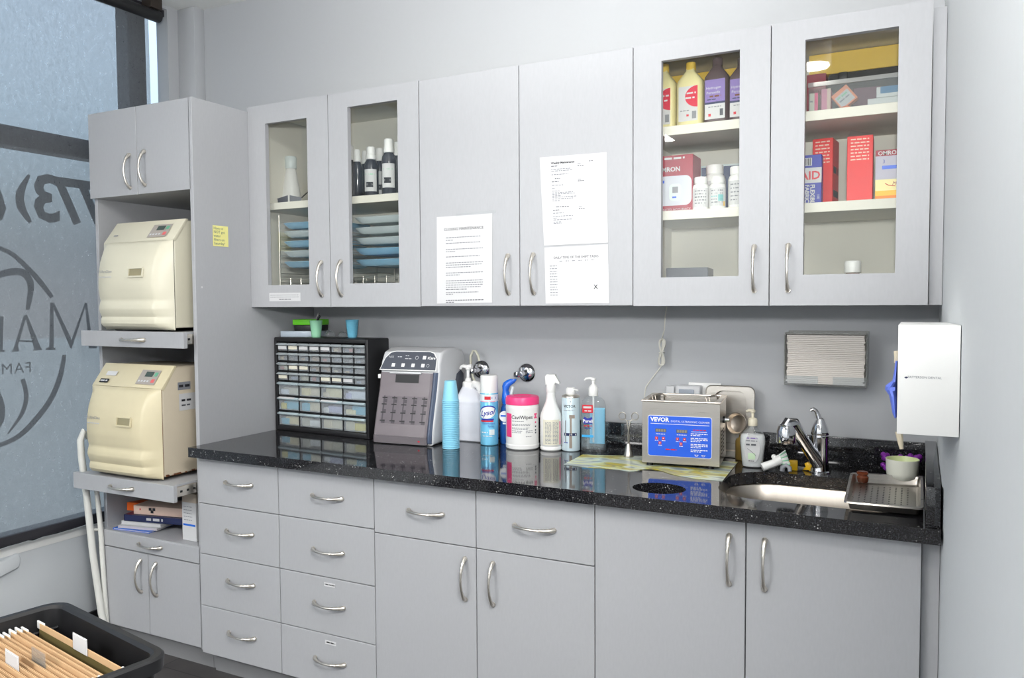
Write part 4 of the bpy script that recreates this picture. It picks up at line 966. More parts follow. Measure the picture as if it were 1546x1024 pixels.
for a in (.165, .186): mb.tube([f(a, .046), f(a + .003, .041), f(a + .009, .041), f(a + .012, .046)], .0006, M['white'], seg=5); words(mb, f, a + .002, a + .01, .044, .002, M['white'], seed=int(a * 1000))
for a in (.045, .11): words(mb, f, a, a + .03, .105, .002, M['white'], seed=int(a * 999))
part('lettering', mb, cp)
for a in (.042, .108):
    mb = MB(); quad(mb, f, a, a + .035, .112, .123, mat('display_frame', (80, 92, 120), .3))
    for k in range(4): quad(mb, fpl(.0028), a + .003 + k * .0078, a + .009 + k * .0078, .1135, .1215, mat('display_digit', (142, 134, 112), .4) if k == 0 else mb.mats[1])
    part('display', mb, cp)
for a, b in ((.046, .088), (.068, .088), (.057, .073), (.112, .088), (.134, .088), (.123, .073)):
    mb = MB(); mb.box(a - .0045, a + .0045, -.0035, -.0018, b, b + .009, M['red'], bev=.001); quad(mb, fpl(.0038), a - .002, a + .002, b + .003, b + .006, M['paper']); words(mb, f, a - .005, a + .006, b - .004, .002, M['white'], seed=int(a * 777 + b * 99)); part('button', mb, cp)
mb = MB()
for j in range(2):
    for k in range(7): mb.box(UW - .0005, UW + .0006, .055 + j * .05, .085 + j * .05, .04 + k * .012, .044 + k * .012, M['lam_dark'], mx=None)
part('vent', mb, us)
mb = MB(); mb.lathe([(0, 0), (.011, 0), (.011, .006), (0, .006)], M['black'], seg=20, mx=Matrix.Translation((UW, .105, .145)) @ Matrix.Rotation(PI / 2, 4, 'Y')); mb.lathe([(0, .006), (.007, .006), (.006, .02), (0, .021)], M['chrome'], seg=20, mx=Matrix.Translation((UW, .105, .145)) @ Matrix.Rotation(PI / 2, 4, 'Y')); part('drain_valve', mb, us)

# ---- steel things behind the cleaner
t = thing('steel_tray', 'shallow steel tray leaning upright on the wall behind the cleaner', 'tray', (2.105, -.046, ZC + .002)); t.rotation_euler = (math.radians(-4), 0, 0)
mb = MB(); pl = rrect(-.150, .012, 0, .238, .02, 6); pi_ = rrect(-.122, -.014, .02, .222, .03, 6)
A = [Vector((u, -.016, v)) for u, v in pl]; B = [Vector((u, -.016, v)) for u, v in pi_]; Cc = [Vector((-.068 + (u + .068) * .94, .0, v * .98 + .003)) for u, v in pi_]
mb.grid([A, B], M['steel'], close_u=True, smooth=False); mb.grid([B, Cc], M['steel_l'], close_u=True); mb.face(Cc, M['steel']); mb.tube(A, .002, M['steel'], closed=True, seg=6); part('pan', mb, t)
t = thing('steel_bowl', 'round steel bowl tipped on edge between the cleaner and soap bottle', 'bowl', (2.066, -.088, ZC + .122)); t.rotation_euler = (math.radians(80), 0, math.radians(-20))
mb = MB(); mb.lathe([(0, -.028), (.02, -.027), (.030, -.015), (.035, 0), (.037, .001), (.037, .003), (.034, .003), (.028, -.013), (0, -.025)], M['steel_l'], seg=36); part('bowl_body', mb, t)
t = thing('brown_jar', 'amber brown bottle standing behind the cleaner and the soap bottle', 'bottle', (2.085, -.075, ZC + .0005))
mb = MB(); mb.lathe([(0, 0), (.022, 0), (.024, .003), (.024, .062), (.02, .07), (.013, .075), (.013, .083), (0, .083)], mat('honey_plastic', (170, 140, 76), .3), seg=28); part('bottle', mb, t)

# ---- wall socket with plugs, and the tied cord
t = thing('wall_socket', 'white wall socket plate with plugs above the ultrasonic cleaner', 'socket', tuple(at(1064, 588, y=-.001)))
o = at(1064, 588, y=-.001)
a, b, c_, d = at(1040, 577, y=-.001), at(1089, 580, y=-.001), at(1004, 583, y=-.05), at(1057, 583, y=-.05)
mb = MB(); mb.box(a.x - o.x, b.x - o.x, -.006, 0, -.09, a.z - o.z, M['white'], bev=.002); part('plate', mb, t)
mb = MB(); mb.box(c_.x - o.x + .035, d.x - o.x, -.05, -.006, -.05, c_.z - o.z + .004, M['greyl'], bev=.006, seg=3); mb.box(c_.x - o.x + .05, d.x - o.x - .02, -.054, -.05, -.05, c_.z - o.z - .008, mat('plug_face', (150, 158, 170), .4), bev=.002); part('adapter', mb, t)
mb = MB(); mb.box(c_.x - o.x - .002, c_.x - o.x + .03, -.04, -.006, -.05, c_.z - o.z, M['greyl'], bev=.006, seg=3); part('plug', mb, t)
t = thing('power_cord', 'pale power cord with a tied bundle hanging from the cabinet', 'cord', tuple(at(998, 530, y=-.03)))
q = lambda px, py, y=-.03: at(px, py, y=y) - Vector(t.location)
CM = mat('ivory_cord', (216, 214, 204), .5)
mb = MB(); mb.tube([q(1006.5, 463), q(1004, 480), q(1003, 498), q(999, 512), q(996, 520)], .0022, CM, seg=8); mb.tube([q(1003, 546), q(996, 556), q(983, 573), q(975, 585), q(973, 597), q(975, 615, -.02), q(985, 640, -.02)], .0022, CM, seg=8); part('lead', mb, t)
mb = MB()
for k in range(4):
    w = 3.4 + k * .7; yy = -.028 - .003 * k
    mb.tube([q(998.5 + (k - 1.5) * .8 + w * math.sin(2 * a) * .8 + math.cos(a) * .8, 532 - 20 * math.cos(a), yy) for a in [2 * PI * j / 28 for j in range(28)]], .0022, CM, seg=6, closed=True)
mb.tube([q(995, 533, -.04), q(1002, 531, -.042), q(1003, 533, -.024)], .002, CM, seg=6); part('bundle', mb, t)

# ---- wall valves
for px, py, lab, nm in ((727, 558, 'chrome wall valve with a thin clear tube attached', 'a'), (795, 563, 'bare chrome wall valve right of the one with tubing', 'b')):
    o = at(px, py, y=0); t = thing('wall_valve', lab, 'valve', tuple(o)); RX = Matrix.Rotation(PI / 2, 4, 'X')
    mb = MB(); mb.lathe([(.036, 0), (.037, .003), (.032, .010), (.02, .015), (.012, .016)], M['chrome'], seg=36, mx=RX); part('escutcheon', mb, t)
    mb = MB(); mb.lathe([(.010, .01), (.010, .05), (.008, .054), (0, .055)], M['chrome'], seg=20, mx=RX); mb.lathe([(0, 0), (.012, 0), (.013, .004), (.013, .014), (.010, .018), (0, .019)], M['chrome'], seg=8, mx=Matrix.Translation((-.014, -.04, -.004)) @ Matrix.Rotation(-PI / 2, 4, 'Y') ); mb.tube([(0, -.04, 0), (-.002, -.04, .024)], .006, M['chrome']); part('valve_body', mb, t)
t = thing('plastic_tube', 'thin clear tube looping up from the left wall valve', 'tube', tuple(at(722, 545, y=-.04)))
q = lambda px, py, y=-.04: at(px, py, y=y) - Vector(t.location)
mb = MB(); mb.tube([q(723.5, 545), q(722, 537), q(718, 530), q(714, 530), q(710.5, 538), q(710.5, 552), q(714, 570), q(720, 584), q(724, 592)], .005, mat('yellowed_tubing', (212, 210, 192), .25), seg=10); part('tubing', mb, t)

# ---- soap bottle
x, y, z = C(1136, 705)
t = thing('soap_bottle', 'clear pump bottle of white lotion soap by the sink', 'pump bottle', (x, y, z), math.radians(6))
mb = MB(); rows = []
for zz, w, d in ((0, .029, .018), (.004, .032, .02), (.05, .036, .022), (.08, .0395, .023), (.098, .038, .022), (.112, .03, .019), (.122, .018, .015), (.128, .0135, .0135), (.134, .0135, .0135)): rows.append(ell(w, d, zz, 2.5))
mb.grid(rows, M['clear'], close_u=True); part('bottle', mb, t)
mb = MB(); rows = []
for zz, w, d in ((.003, .029, .0175), (.006, .0312, .0192), (.05, .0352, .0212), (.08, .0387, .0222), (.096, .0372, .0212), (.104, .033, .019)): rows.append(ell(w, d, zz, 2.5))
mb.grid(rows, M['white'], close_u=True); mb.face(rows[-1], M['white']); part('lotion', mb, t)
mb = MB(); pts = [(.024 * math.cos(a), .064 + (.045 if math.sin(a) > 0 else .05) * math.sin(a) * (1 if abs(math.sin(a)) < .98 else 1)) for a in [2 * PI * k / 28 for k in range(28)]]
pts = [(u, min(max(v, .018), .109)) for u, v in pts]
mb.face([(u, -.0245 + abs(u) * .12, v) for u, v in pts], M['paper']); f = flat((0, -.0252, 0)); words(mb, f, -.016, .016, .093, .004, M['lilac'], seed=1); words(mb, f, -.018, .016, .085, .003, M['inkl'], seed=2); words(mb, f, -.018, .012, .072, .005, M['inkm'], seed=3); quad(mb, f, -.012, .01, .028, .048, mat('pale_green_print', (200, 224, 190), .6)); words(mb, f, -.01, .008, .022, .002, M['ink'], seed=4); mb.tube([f(-.014, .062), f(0, .052), f(.012, .04)], .0006, M['inkl'], seg=5); part('label', mb, t)
mb = MB(); PC = mat('ivory_pump', (226, 218, 196), .4); mb.lathe([(0, .132), (.0145, .132), (.0148, .135), (.0148, .15), (.012, .155), (.006, .157), (.0045, .158), (.0045, .172), (.008, .174), (.008, .181), (0, .183)], PC, seg=24)
mb.tube([(.002, 0, .178), (-.012, -.004, .18), (-.02, -.006, .176)], [.006, .0048, .0035], PC); part('pump', mb, t)

# ---- faucet
fx, fy = 2.335, -.17
t = thing('faucet', 'chrome single-lever kitchen faucet behind the sink', 'faucet', (fx, fy, ZC + .0006)); CH = M['chrome']
mb = MB(); mb.lathe([(0, 0), (.031, 0), (.031, .003), (.028, .006), (.026, .02), (.0245, .06), (.0245, .105), (.026, .112), (.025, .116), (0, .116)], CH, seg=36); part('base', mb, t)
hd = at(1187, 652, y=-.28) - Vector(t.location)
mb = MB(); e0 = Vector((-.006, -.012, .03)); mid = hd * .55 + Vector((0, 0, .012))
pts = [Vector((0, 0, .012)), Vector((-.006, -.008, .035)), Vector((-.03, -.028, .075)), Vector((hd.x * .55, hd.y * .55, .112)), Vector((hd.x * .8, hd.y * .8, hd.z + .022)), Vector((hd.x * .95, hd.y * .95, hd.z + .022)), Vector((hd.x, hd.y, hd.z + .012))]
mb.tube(pts, [.025, .023, .0195, .018, .020, .022, .022], CH, seg=20); part('spout', mb, t)
mb = MB(); mb.lathe([(0, .026), (.012, .025), (.022, .018), (.027, .004), (.028, -.03), (.026, -.034), (0, -.033)], CH, tuple(hd), seg=28); part('spray_head', mb, t)
mb = MB(); mb.lathe([(.0255, .117), (.0265, .121), (.024, .135), (.017, .152), (.011, .165), (0, .17)], CH, seg=28)
mb.tube([(0, 0, .15), (-.005, -.001, .172), (-.011, -.003, .188), (-.019, -.006, .194), (-.027, -.008, .19)], [.0105, .0075, .006, .006, .0055], CH, seg=14); part('lever', mb, t)
# ---- washing-up brush, scrapers
x, y, z = C(1178, 713)
t = thing('dish_brush', 'white dish brush with green-striped bristles lying by the sink', 'brush', (x - .02, y - .012, z))
mb = MB(); mb.tube([(-.03, -.012, .014), (-.026, -.01, .016), (.012, .0, .032)], [.0125, .013, .012], M['white'], seg=18); mb.tube([(.005, -.002, .03), (.02, .004, .04), (.026, .004, .043)], [.013, .016, .014], M['white'], seg=18); mb.ball((.002, .004, .047), .008, M['white']); part('handle', mb, t)
mb = MB(); d = Vector((.026, .004, .009)).normalized(); base = Vector((.022, .003, .041)); u = Vector((-.3, .1, 1)).normalized(); u = (u - d * u.dot(d)).normalized(); w = d.cross(u)
for k in range(11):
    for j in range(3):
        o = base + u * (k - 5) * .0028 + w * (j - 1) * .006; e = o + d * .022 + u * (k - 5) * .0016 + w * (j - 1) * .002
        mb.tube([o, e], .0019, M['white'] if k % 3 else mat('green_bristle', (150, 190, 120), .6) if not (k or j) else M['mint'], seg=6)
part('bristles', mb, t)
x, y, z = C(1193, 716)
t = thing('rubber_stopper', 'grey plastic clip lying under the white dish brush', 'clip', (x - .012, y, z))
mb = MB(); mb.tube([(-.012, 0, .006), (-.010, .002, .018), (0, .004, .026), (.010, .002, .018), (.011, -.002, .007)], [.007, .008, .008, .007, .006], M['grey'], seg=12); part('clip_body', mb, t)
x, y, z = C(1197.5, 710.5)
t = thing('sponge_block', 'upright yellow block beside the white dish brush', 'sponge', (x, y, z), .1)
mb = MB(); mb.box(-.013, .013, -.006, .010, 0, .031, M['yellow'], bev=.003); part('block', mb, t)
x, y, z = C(1220, 711)
t = thing('scraper', 'small yellow plastic scraper with grey tip beside the faucet', 'scraper', (x, y, z), -.2)
mb = MB(); mb.prism([(-.018, .002), (-.016, 0), (.014, .004), (.016, .012), (.01, .024), (-.002, .027), (-.01, .022), (-.006, .012)], 'y', -.006, .008, M['yellow'], bev=.002); part('grip', mb, t)
x2, y2, z2 = C(1205, 721); mb = MB(); mb.tube([(-.012, 0, .006), (-.022, -.012, .006), (-.027, -.02, .007)], [.004, .006, .007], M['grey'], seg=12); part('tip', mb, t)

# ---- perforated tray over the sink, with things on it
tr = thing('perforated_tray', 'steel instrument tray with perforated bottom laid over the sink', 'tray', (2.5, -.38, ZC + .001), 0)
zb, zr = ZC + .002, ZC + .028
c4 = [at(1274, 757, z=zr), at(1397.5, 768, z=zr), at(1394, 719, z=zr), at(1284, 713.5, z=zr)]
for p in c4: p.x = min(p.x, 2.618)
def qd(u, v, z, g=0): 
    a = c4[0].lerp(c4[1], u); b = c4[3].lerp(c4[2], u); p = a.lerp(b, v); return Vector((p.x - 2.5, p.y + .38, z - ZC - .001))
ring = lambda g, z, r=.05: [qd(g + (1 - 2 * g) * u, g + (1 - 2 * g) * v, z) for u, v in rrect(0, 1, 0, 1, r, 4)]
mb = MB(); mb.grid([ring(-.005, zr - .004), ring(0, zr), ring(.035, zr), ring(.06, zb + .003), ring(.09, zb)], M['steel'], close_u=True); mb.face(ring(.09, zb), M['steel']); part('pan', mb, tr)
mb = MB()
for k in range(9):
    for j in range(14):
        u, v = .16 + .08 * k, .12 + .055 * j
        mb.face([qd(u + .012 * math.cos(a), v + .01 * math.sin(a), zb + .0006) for a in [2 * PI * q / 8 for q in range(8)]], M['lam_dark'])
setp(part('perforations', mb, tr), kind='stuff')
p = at(1362, 729, z=zb + .001)
t = thing('pot', 'small white pot with pale green inside standing on the tray', 'pot', (p.x, p.y, zb + .0012))
mb = MB(); IV = mat('ivory_enamel', (240, 240, 226), .3)
mb.lathe([(0, 0), (.026, 0), (.030, .004), (.032, .010), (.040, .018), (.0425, .03), (.044, .066), (.0445, .069), (.0435, .0695)], IV, seg=40); mb.lathe([(.0435, .0695), (.042, .066), (.040, .03), (.03, .01), (0, .008)], mat('pale_green_enamel', (216, 226, 170), .35), seg=40); part('pot_body', mb, t)
p = at(1362, 716, z=zb + .001)
t = thing('scrubber', 'purple knobbly scrubber behind the white pot', 'scrubber', (p.x - .004, p.y + .006, zb + .002))
mb = MB(); rr = random.Random(8)
for k in range(46):
    a = rr.uniform(0, 2 * PI); r = rr.uniform(.02, .060); mb.ball((r * math.cos(a), r * .3 * math.sin(a), .012 + rr.uniform(0, .042)), rr.uniform(.008, .0105), M['purple'], 2)
part('knobs', mb, t)
p = at(1300, 727, z=zb + .002)
t = thing('amber_jar', 'tiny amber glass jar on the back left corner of the tray', 'jar', (p.x + .004, p.y - .008, zb + .002))
mb = MB(); mb.lathe([(0, 0), (.015, 0), (.017, .003), (.017, .016), (.0135, .02), (.0135, .022), (.016, .024), (.016, .029), (.013, .031), (0, .03)], M['amber'], seg=24); part('jar_body', mb, t)

# ---- towel dispenser on the back wall
a, b, c_, d = at(1184, 503, y=-.1), at(1310, 503, y=-.1), at(1308, 583, y=-.1), at(1186, 580, y=-.1)
x0, x1, z1, z0 = a.x, b.x, (a.z + b.z) / 2, (c_.z + d.z) / 2
t = thing('towel_dispenser', 'wall-mounted clear holder for folded paper towels', 'dispenser', (x0, 0, z0))
w, h = x1 - x0, z1 - z0
mb = MB(); G = thin_glass('smoky_acrylic', (.86, .86, .84, 1), .8, .12, .08)
mb.box(0, w, -.004, -.001, 0, h + .004, G); mb.box(0, .003, -.1, -.004, 0, h, G); mb.box(w - .003, w, -.1, -.004, 0, h, G); mb.box(0, w, -.1, -.004, -.004, 0, G); mb.box(.003, w - .003, -.1, -.097, h - .004, h, G); part('holder', mb, t)
mb = MB(); mb.box(0.003, w * .42, -.1, -.097, 0, h * .16, M['clear']); mb.box(w * .6, w - .003, -.1, -.097, 0, h * .16, M['clear']); part('front_lip', mb, t)
ts = thing('towel_stack', 'stack of folded white paper towels in the wall dispenser', 'paper towels', (x0, 0, z0 + .001)); rr = random.Random(2)
mb = MB(); z = 0; n = 26
for k in range(n):
    hh = (h - .008) / n; j = rr.uniform(-.0025, .0025) + (.003 if 9 < k < 18 else 0); mb.box(.007 + j, w - .009 + j, -.094 + rr.uniform(-.0025, .0015), -.008, z, z + hh * .93, M['towel'], bev=.001, seg=1); z += hh
setp(part('sheets', mb, ts), kind='stuff')

# ---- glove box holder on the right wall
yf = -.92
a, b, c_ = at(1356.5, 490.5, y=yf), at(1425.5, 490.5, y=yf), at(1356, 655, y=yf)
t = thing('glove_dispenser', 'white glove box holder on the right wall beside the sink', 'glove dispenser', (a.x, yf, c_.z))
w, h, dp = b.x - a.x, a.z - c_.z, .22
mb = MB(); wx = lambda y: (XR + (y + .66) * (-.12 / 1.29)) - a.x - .002 if y < -.66 else XR - a.x - .002
mb.prism([(0, 0), (wx(yf), 0), (wx(yf + dp), dp), (0, dp)], 'z', 0, h, M['white'], bev=.001); part('case', mb, t)
mb = MB(); mb.box(-.001, .0005, .05, .17, h * .3, h * .72, M['slate'], bev=.0003); part('opening', mb, t)
mb = MB(); f = flat((0, -.0008, 0)); mb.text('PATTERSON DENTAL', .0065, M['inkl'], lambda p, q: f(p + .05, q + h * .516)); mb.face([f(.012, h * .52), f(.016, h * .53), f(.02, h * .52), f(.016, h * .51)], M['navy']); part('lettering', mb, t)
g = thing('rubber_glove', 'blue nitrile glove hanging out of the white glove holder', 'glove', (a.x, yf + .09, c_.z + h * .45))
rows = []; O = Vector(g.location); rr = random.Random(4)
prof = [(500 + 24, 1354, 1357), (545, 1352, 1358), (560, 1350, 1358), (575, 1347, 1358), (582, 1337, 1358), (588, 1336, 1358), (596, 1342, 1358), (610, 1345, 1358), (622, 1347, 1358), (629, 1350, 1356)]
for py, pa, pb in prof[1:]:
    A, B = at(pa, py, y=yf + .09) - O, at(pb, py, y=yf + .09) - O; B.x = min(B.x, -.0015); A.x = min(A.x, B.x - .004)
    rows.append([Vector(((A.x + B.x) / 2 + (B.x - A.x) / 2 * math.cos(q), .03 * math.sin(q) * rr.uniform(.8, 1.1), A.z + rr.uniform(-.001, .001))) for q in [2 * PI * k / 14 for k in range(14)]])
mb = MB(); mb.grid(rows, M['glove'], close_u=True); mb.face(rows[0], M['glove']); mb.face(rows[-1], M['glove']); part('glove_body', mb, g)
for nm, lab, pts, rd, cl in (('latex_glove', 'cream latex glove finger sticking out above the blue glove', [(1358, 548), (1354.5, 538), (1353, 530)], [.006, .006, .005], M['latex']), ('latex_glove', 'cream latex strip dangling below the white glove holder', [(1357, 652), (1359, 664), (1361, 678)], [.0075, .0065, .004], M['latex'])):
    o = at(*pts[0], y=yf + .1); g = thing(nm, lab, 'glove', tuple(o)); mb = MB()
    P = [at(u, v, y=yf + .1) - o for u, v in pts]
    if nm and 'above' in lab: P = [Vector((min(p.x, a.x - o.x - .004), p.y, p.z)) for p in P]
    mb.tube(P, rd, cl, seg=10); part('finger', mb, g)
# ================================================================ inside the wall cabinets
S1, S3, S3b, SF = 1.8105, 1.9455, 1.6865, 1.4335     # shelf tops and cabinet floor
def X(px, y, py=300): return at(px, py, y=y).x
def Z(px, py, y): return at(px, py, y=y).z
# left: white bottle and dark glasses
y = -.17
t = thing('lotion_bottle', 'tapered white bottle alone on the leftmost cabinet shelf', 'bottle', (X(440, y), y, S1))
h = Z(446, 236, y) - S1
mb = MB(); mb.lathe([(0, 0), (.036, 0), (.040, .006), (.039, .05), (.033, .09), (.026, .13), (.022, h * .72), (.020, h * .76)], M['white'], seg=28); part('bottle', mb, t)
mb = MB(); mb.lathe([(.022, h * .76), (.0235, h * .77), (.0245, h - .005), (.022, h), (0, h)], M['pale'], seg=24); part('cap', mb, t)
y = -.27
t = thing('dark_glasses', 'dark safety glasses lying in front of the white bottle', 'glasses', (X(440, y), y, S1 + .0005), .2)
mb = MB()
for s in (-1, 1):
    mb.grid([[Vector((s * (.004 + .05 * a), -.012 - .008 * math.cos(a * 1.2), zz * (1 - .35 * a) + .002)) for a in (0, .25, .5, .75, 1)] for zz in (0, .014, .03)], M['slate'])
part('lens', mb, t)
mb = MB(); mb.tube([(.054, -.014, .02), (.06, .03, .05), (.055, .075, .045)], .0025, M['black'], seg=6); mb.tube([(-.054, -.014, .02), (-.06, .03, .02), (-.055, .075, .01)], .0025, M['black'], seg=6); part('temple', mb, t)
# wire racks with wrapped trays
WM = M['nickel']
def wire_rack(x0, x1, label, zt):
    t = thing('wire_rack', label, 'rack', (x0, -.19, SF)); w = x1 - x0; h = zt - SF
    mb = MB()
    for yy in (-.13, .15):
        for xx in (0, w): mb.tube([(xx, yy, 0), (xx, yy, h)], .003, WM, seg=8)
        for q in range(1, 5): mb.tube([(w * q / 5, yy, .002), (w * q / 5, yy, .075)], .0016, WM, seg=6)
    for xx in (0, w):
        for k in range(7): mb.tube([(xx, -.13, .02 + k * .037), (xx, .15, .02 + k * .037)], .002, WM, seg=6)
    for k in range(3):
        for yy in (-.13, .15): mb.tube([(0, yy, .01 + .03 * k), (w, yy, .01 + .03 * k)], .0018, WM, seg=6)
    part('wire_frame', mb, t); return t
wire_rack(.305, .575, 'chrome wire rack holding the left pile of wrapped trays', S1 - .05)
wire_rack(.665, .935, 'chrome wire rack holding the right pile of wrapped trays', S1 - .04)
def tray_thing(x0, z, m, label, k):
    t = thing('wrapped_tray', label, 'tray', (x0, -.19, z), 0, 'wrapped instrument trays in the leftmost cabinet')
    mb = MB(); rows = []
    for zz, ins in ((.022, -.002), (.024, 0), (.022, .004), (.006, .016), (.002, .024)): rows.append([Vector((x, y, zz)) for x, y in rrect(ins, .25 - ins, -.125 + ins, .135 - ins, .02, 4)])
    mb.grid(rows, m, close_u=True); mb.face(rows[-1], m)
    outer = [[Vector((x, y, zz)) for x, y in rrect(ins, .25 - ins, -.125 + ins, .135 - ins, .02, 4)] for zz, ins in ((0, .022), (.004, .012), (.021, -.002))]
    mb.grid(outer, m, close_u=True); part('tray', mb, t)
    mb = MB(); rr = random.Random(k); rows = []
    for j in range(4):
        rows.append([Vector((-.006 + .262 * i / 14, -.128 - rr.uniform(0, .004) - (.003 if j in (1, 2) else 0), -.001 + .028 * j / 3 + rr.uniform(-.0015, .0015))) for i in range(15)])
    mb.grid(rows, M['clear'], smooth=False); part('wrap_film', mb, t)
names = ['topmost', 'second', 'third', 'fourth', 'lowest']
for side_, x0, px, cols in (('left', .315, 445, ((340, 'b'), (353, 'w'), (368, 'b'), (383, 'w'), (399, 'b'))), ('right', .675, 565, ((331, 'w'), (347, 'w'), (363, 'w'), (379, 'b'), (396, 'b')))):
    for k, (py, cc) in enumerate(cols):
        z = Z(px, py, -.315) - .013
        tray_thing(x0, z, M['trayb'] if cc == 'b' else M['pale'], '%s wrapped %s instrument tray in the %s rack of the cabinet' % (names[k], 'blue' if cc == 'b' else 'pale grey', side_), k + (10 if side_ == 'left' else 0))
# dark bottles with white caps
BK = mat('dark_liquid_bottle', (52, 54, 62), .15, spec=.7)
def dark_bottle(px, top, y, r, lab, label=True):
    x = X(px, y); h = Z(px, top, y) - S1
    t = thing('dark_bottle', lab, 'bottle', (x, y, S1), math.atan2(CAM.y - y, CAM.x - x) + PI / 2 - .25, 'dark bottles with white caps')
    mb = MB(); mb.lathe([(0, 0), (r - .002, 0), (r, .003), (r, h * .62), (r * .92, h * .68), (r * .66, h * .74), (r * .6, h * .76)], BK, seg=28); part('bottle', mb, t)
    mb = MB(); mb.lathe([(r * .62, h * .75), (r * .72, h * .76), (r * .72, h * .84), (r * .62, h * .86), (r * .62, h - .004), (r * .5, h), (0, h)], M['white'], seg=20); part('cap', mb, t)
    if label:
        mb = MB(); f = oncyl(r + .0004, -PI / 2 + .1, 0); quad(mb, f, -r * .95, r * .95, h * .12, h * .55, M['paper'], 8); f2 = oncyl(r + .0008, -PI / 2 + .1, 0); quad(mb, f2, -r * .6, r * .4, h * .2, h * .3, M['ink'], 5); words(mb, f2, -r * .7, r * .6, h * .44, .005, M['mint'], seed=px); words(mb, oncyl(r + .0011, -PI / 2 + .1, 0), -r * .5, r * .3, h * .235, .007, M['greyl'], seed=px); part('label', mb, t)
dark_bottle(540, 226, -.25, .021, 'dark unlabelled-front bottle leftmost in the front of the bottle row', False)
dark_bottle(561, 222, -.25, .028, 'dark white-capped bottle with label in the middle of the front row')
dark_bottle(588, 210, -.29, .028, 'tallest dark bottle, nearest the glass, with white label')
dark_bottle(529, 220, -.13, .026, 'dark bottle at the back left behind the front bottles', False)
dark_bottle(553, 228, -.10, .026, 'dark bottle at the back between the two leftmost front bottles', False)
dark_bottle(574, 224, -.16, .026, 'dark bottle behind the gap between the two labelled bottles')
dark_bottle(603, 214, -.17, .028, 'dark bottle at the right edge of the glass door', False)
# right cabinet, first door, top shelf
def flask(px, top, y, w, body, lab, kind, side=0):
    x = X(px, y, 150); h = min(Z(px, top, y), 2.168) - S3
    t = thing('medicine_bottle', lab, 'bottle', (x, y, S3), -.06, 'pharmacy bottles on the top cabinet shelf')
    mb = MB(); rows = []
    for zz, a, b in ((0, w - .003, .024), (.003, w, .027), (h * .66, w, .027), (h * .72, w * .93, .026), (h * .84, w * .45, .018), (h * .87, .014, .014), (h * .9, .0135, .0135)): rows.append(ell(a, b, zz, 3.4))
    mb.grid(rows, body, close_u=True); part('bottle', mb, t)
    mb = MB(); mb.lathe([(.0145, h * .88), (.0155, h * .885), (.015, h - .002), (.013, h), (0, h)], M['ylw2'] if kind == 'alc' else M['brown'], seg=20); part('cap', mb, t)
    mb = MB(); f = flat((0, -.0275, 0)); f2 = flat((0, -.0279, 0))
    if kind == 'alc':
        quad(mb, f, -w * .72, w * .72, h * .1, h * .62, M['paper'])
        arc = [(w * .72, h * .28)] + [(w * .72 - w * 1.0 * math.sin(PI * k / 12), h * .28 + h * .34 * (k / 12)) for k in range(13)]
        mb.face([f2(*p) for p in [(w * .72, h * .3), (w * .72, h * .62)] + [(w * .72 - w * .95 * math.cos(a), h * .46 + h * .16 * math.sin(a)) for a in [PI / 2 - PI * k / 12 for k in range(13)]]], mat('crimson_label', (214, 36, 66), .5))
        words(mb, flat((0, -.0283, 0)), -w * .1, w * .6, h * .5, .005, M['paper'], seed=px); words(mb, flat((0, -.0283, 0)), -w * .2, w * .5, h * .43, .005, M['paper'], seed=px + 1); quad(mb, f2, w * .3, w * .62, h * .13, h * .24, M['inkl']); quad(mb, f2, -w * .12, w * .06, h * .17, h * .2, M['red']); words(mb, f2, -w * .6, w * .1, h * .25, .003, M['inkl'], seed=3)
    else:
        quad(mb, f, -w * .78, w * .8, h * .3, h * .66, M['lilac']); quad(mb, f, -w * .78, w * .8, h * .08, h * .3, M['paper']); quad(mb, f2, -w * .78, w * .8, h * .3, h * .33, M['navy'])
        mb.text('Hydrogen', .0115, M['paper'], lambda a, b: f2(a - w * .1, b + h * .52)); mb.text('Peroxide', .0115, M['paper'], lambda a, b: f2(a - w * .12, b + h * .45)); words(mb, f2, -w * .4, w * .5, h * .4, .005, M['rust'], seed=px); words(mb, f2, -w * .6, w * .1, h * .36, .003, M['navy'], seed=2)
        quad(mb, f2, w * .4, w * .66, h * .12, h * .22, M['inkm']); quad(mb, f2, -w * .5, -w * .3, h * .12, h * .16, M['red']); words(mb, f2, -w * .5, w * .5, h * .25, .003, M['inkl'], seed=4)
    part('label', mb, t)
flask(1003, 98, -.235, .041, M['alc'], 'yellowish bottle with red label, cut off by the left door edge', 'alc')
flask(1043, 95, -.255, .042, M['alc'], 'whole yellowish bottle with red and white label on the top shelf', 'alc')
flask(1083, 88, -.265, .039, M['brown'], 'whole brown peroxide bottle with lilac label on the top shelf', 'per')
flask(1121, 88, -.265, .039, M['brown'], 'brown peroxide bottle cut off by the right door edge', 'per')
def carton(name, lab, cat, xa, xb, y, d, z, ztop, m, rz=0, deco=None):
    w = xb - xa; h = ztop - z; t = thing(name, lab, cat, (xa, y, z), rz); mb = MB(); mb.box(0, w, 0, d, 0, h, m, bev=.0012, seg=1); part('box', mb, t)
    if deco: mb = MB(); deco(mb, w, h); part('lettering', mb, t)
    return t
carton('storage_box', 'added yellow box behind the pharmacy bottles, standing in for a reflection', 'box', X(1000, -.07, 100), X(1128, -.07, 100), -.075, .06, S3, 2.168, M['ylw2'])  # yellow reflection in the door glass, built as an added box
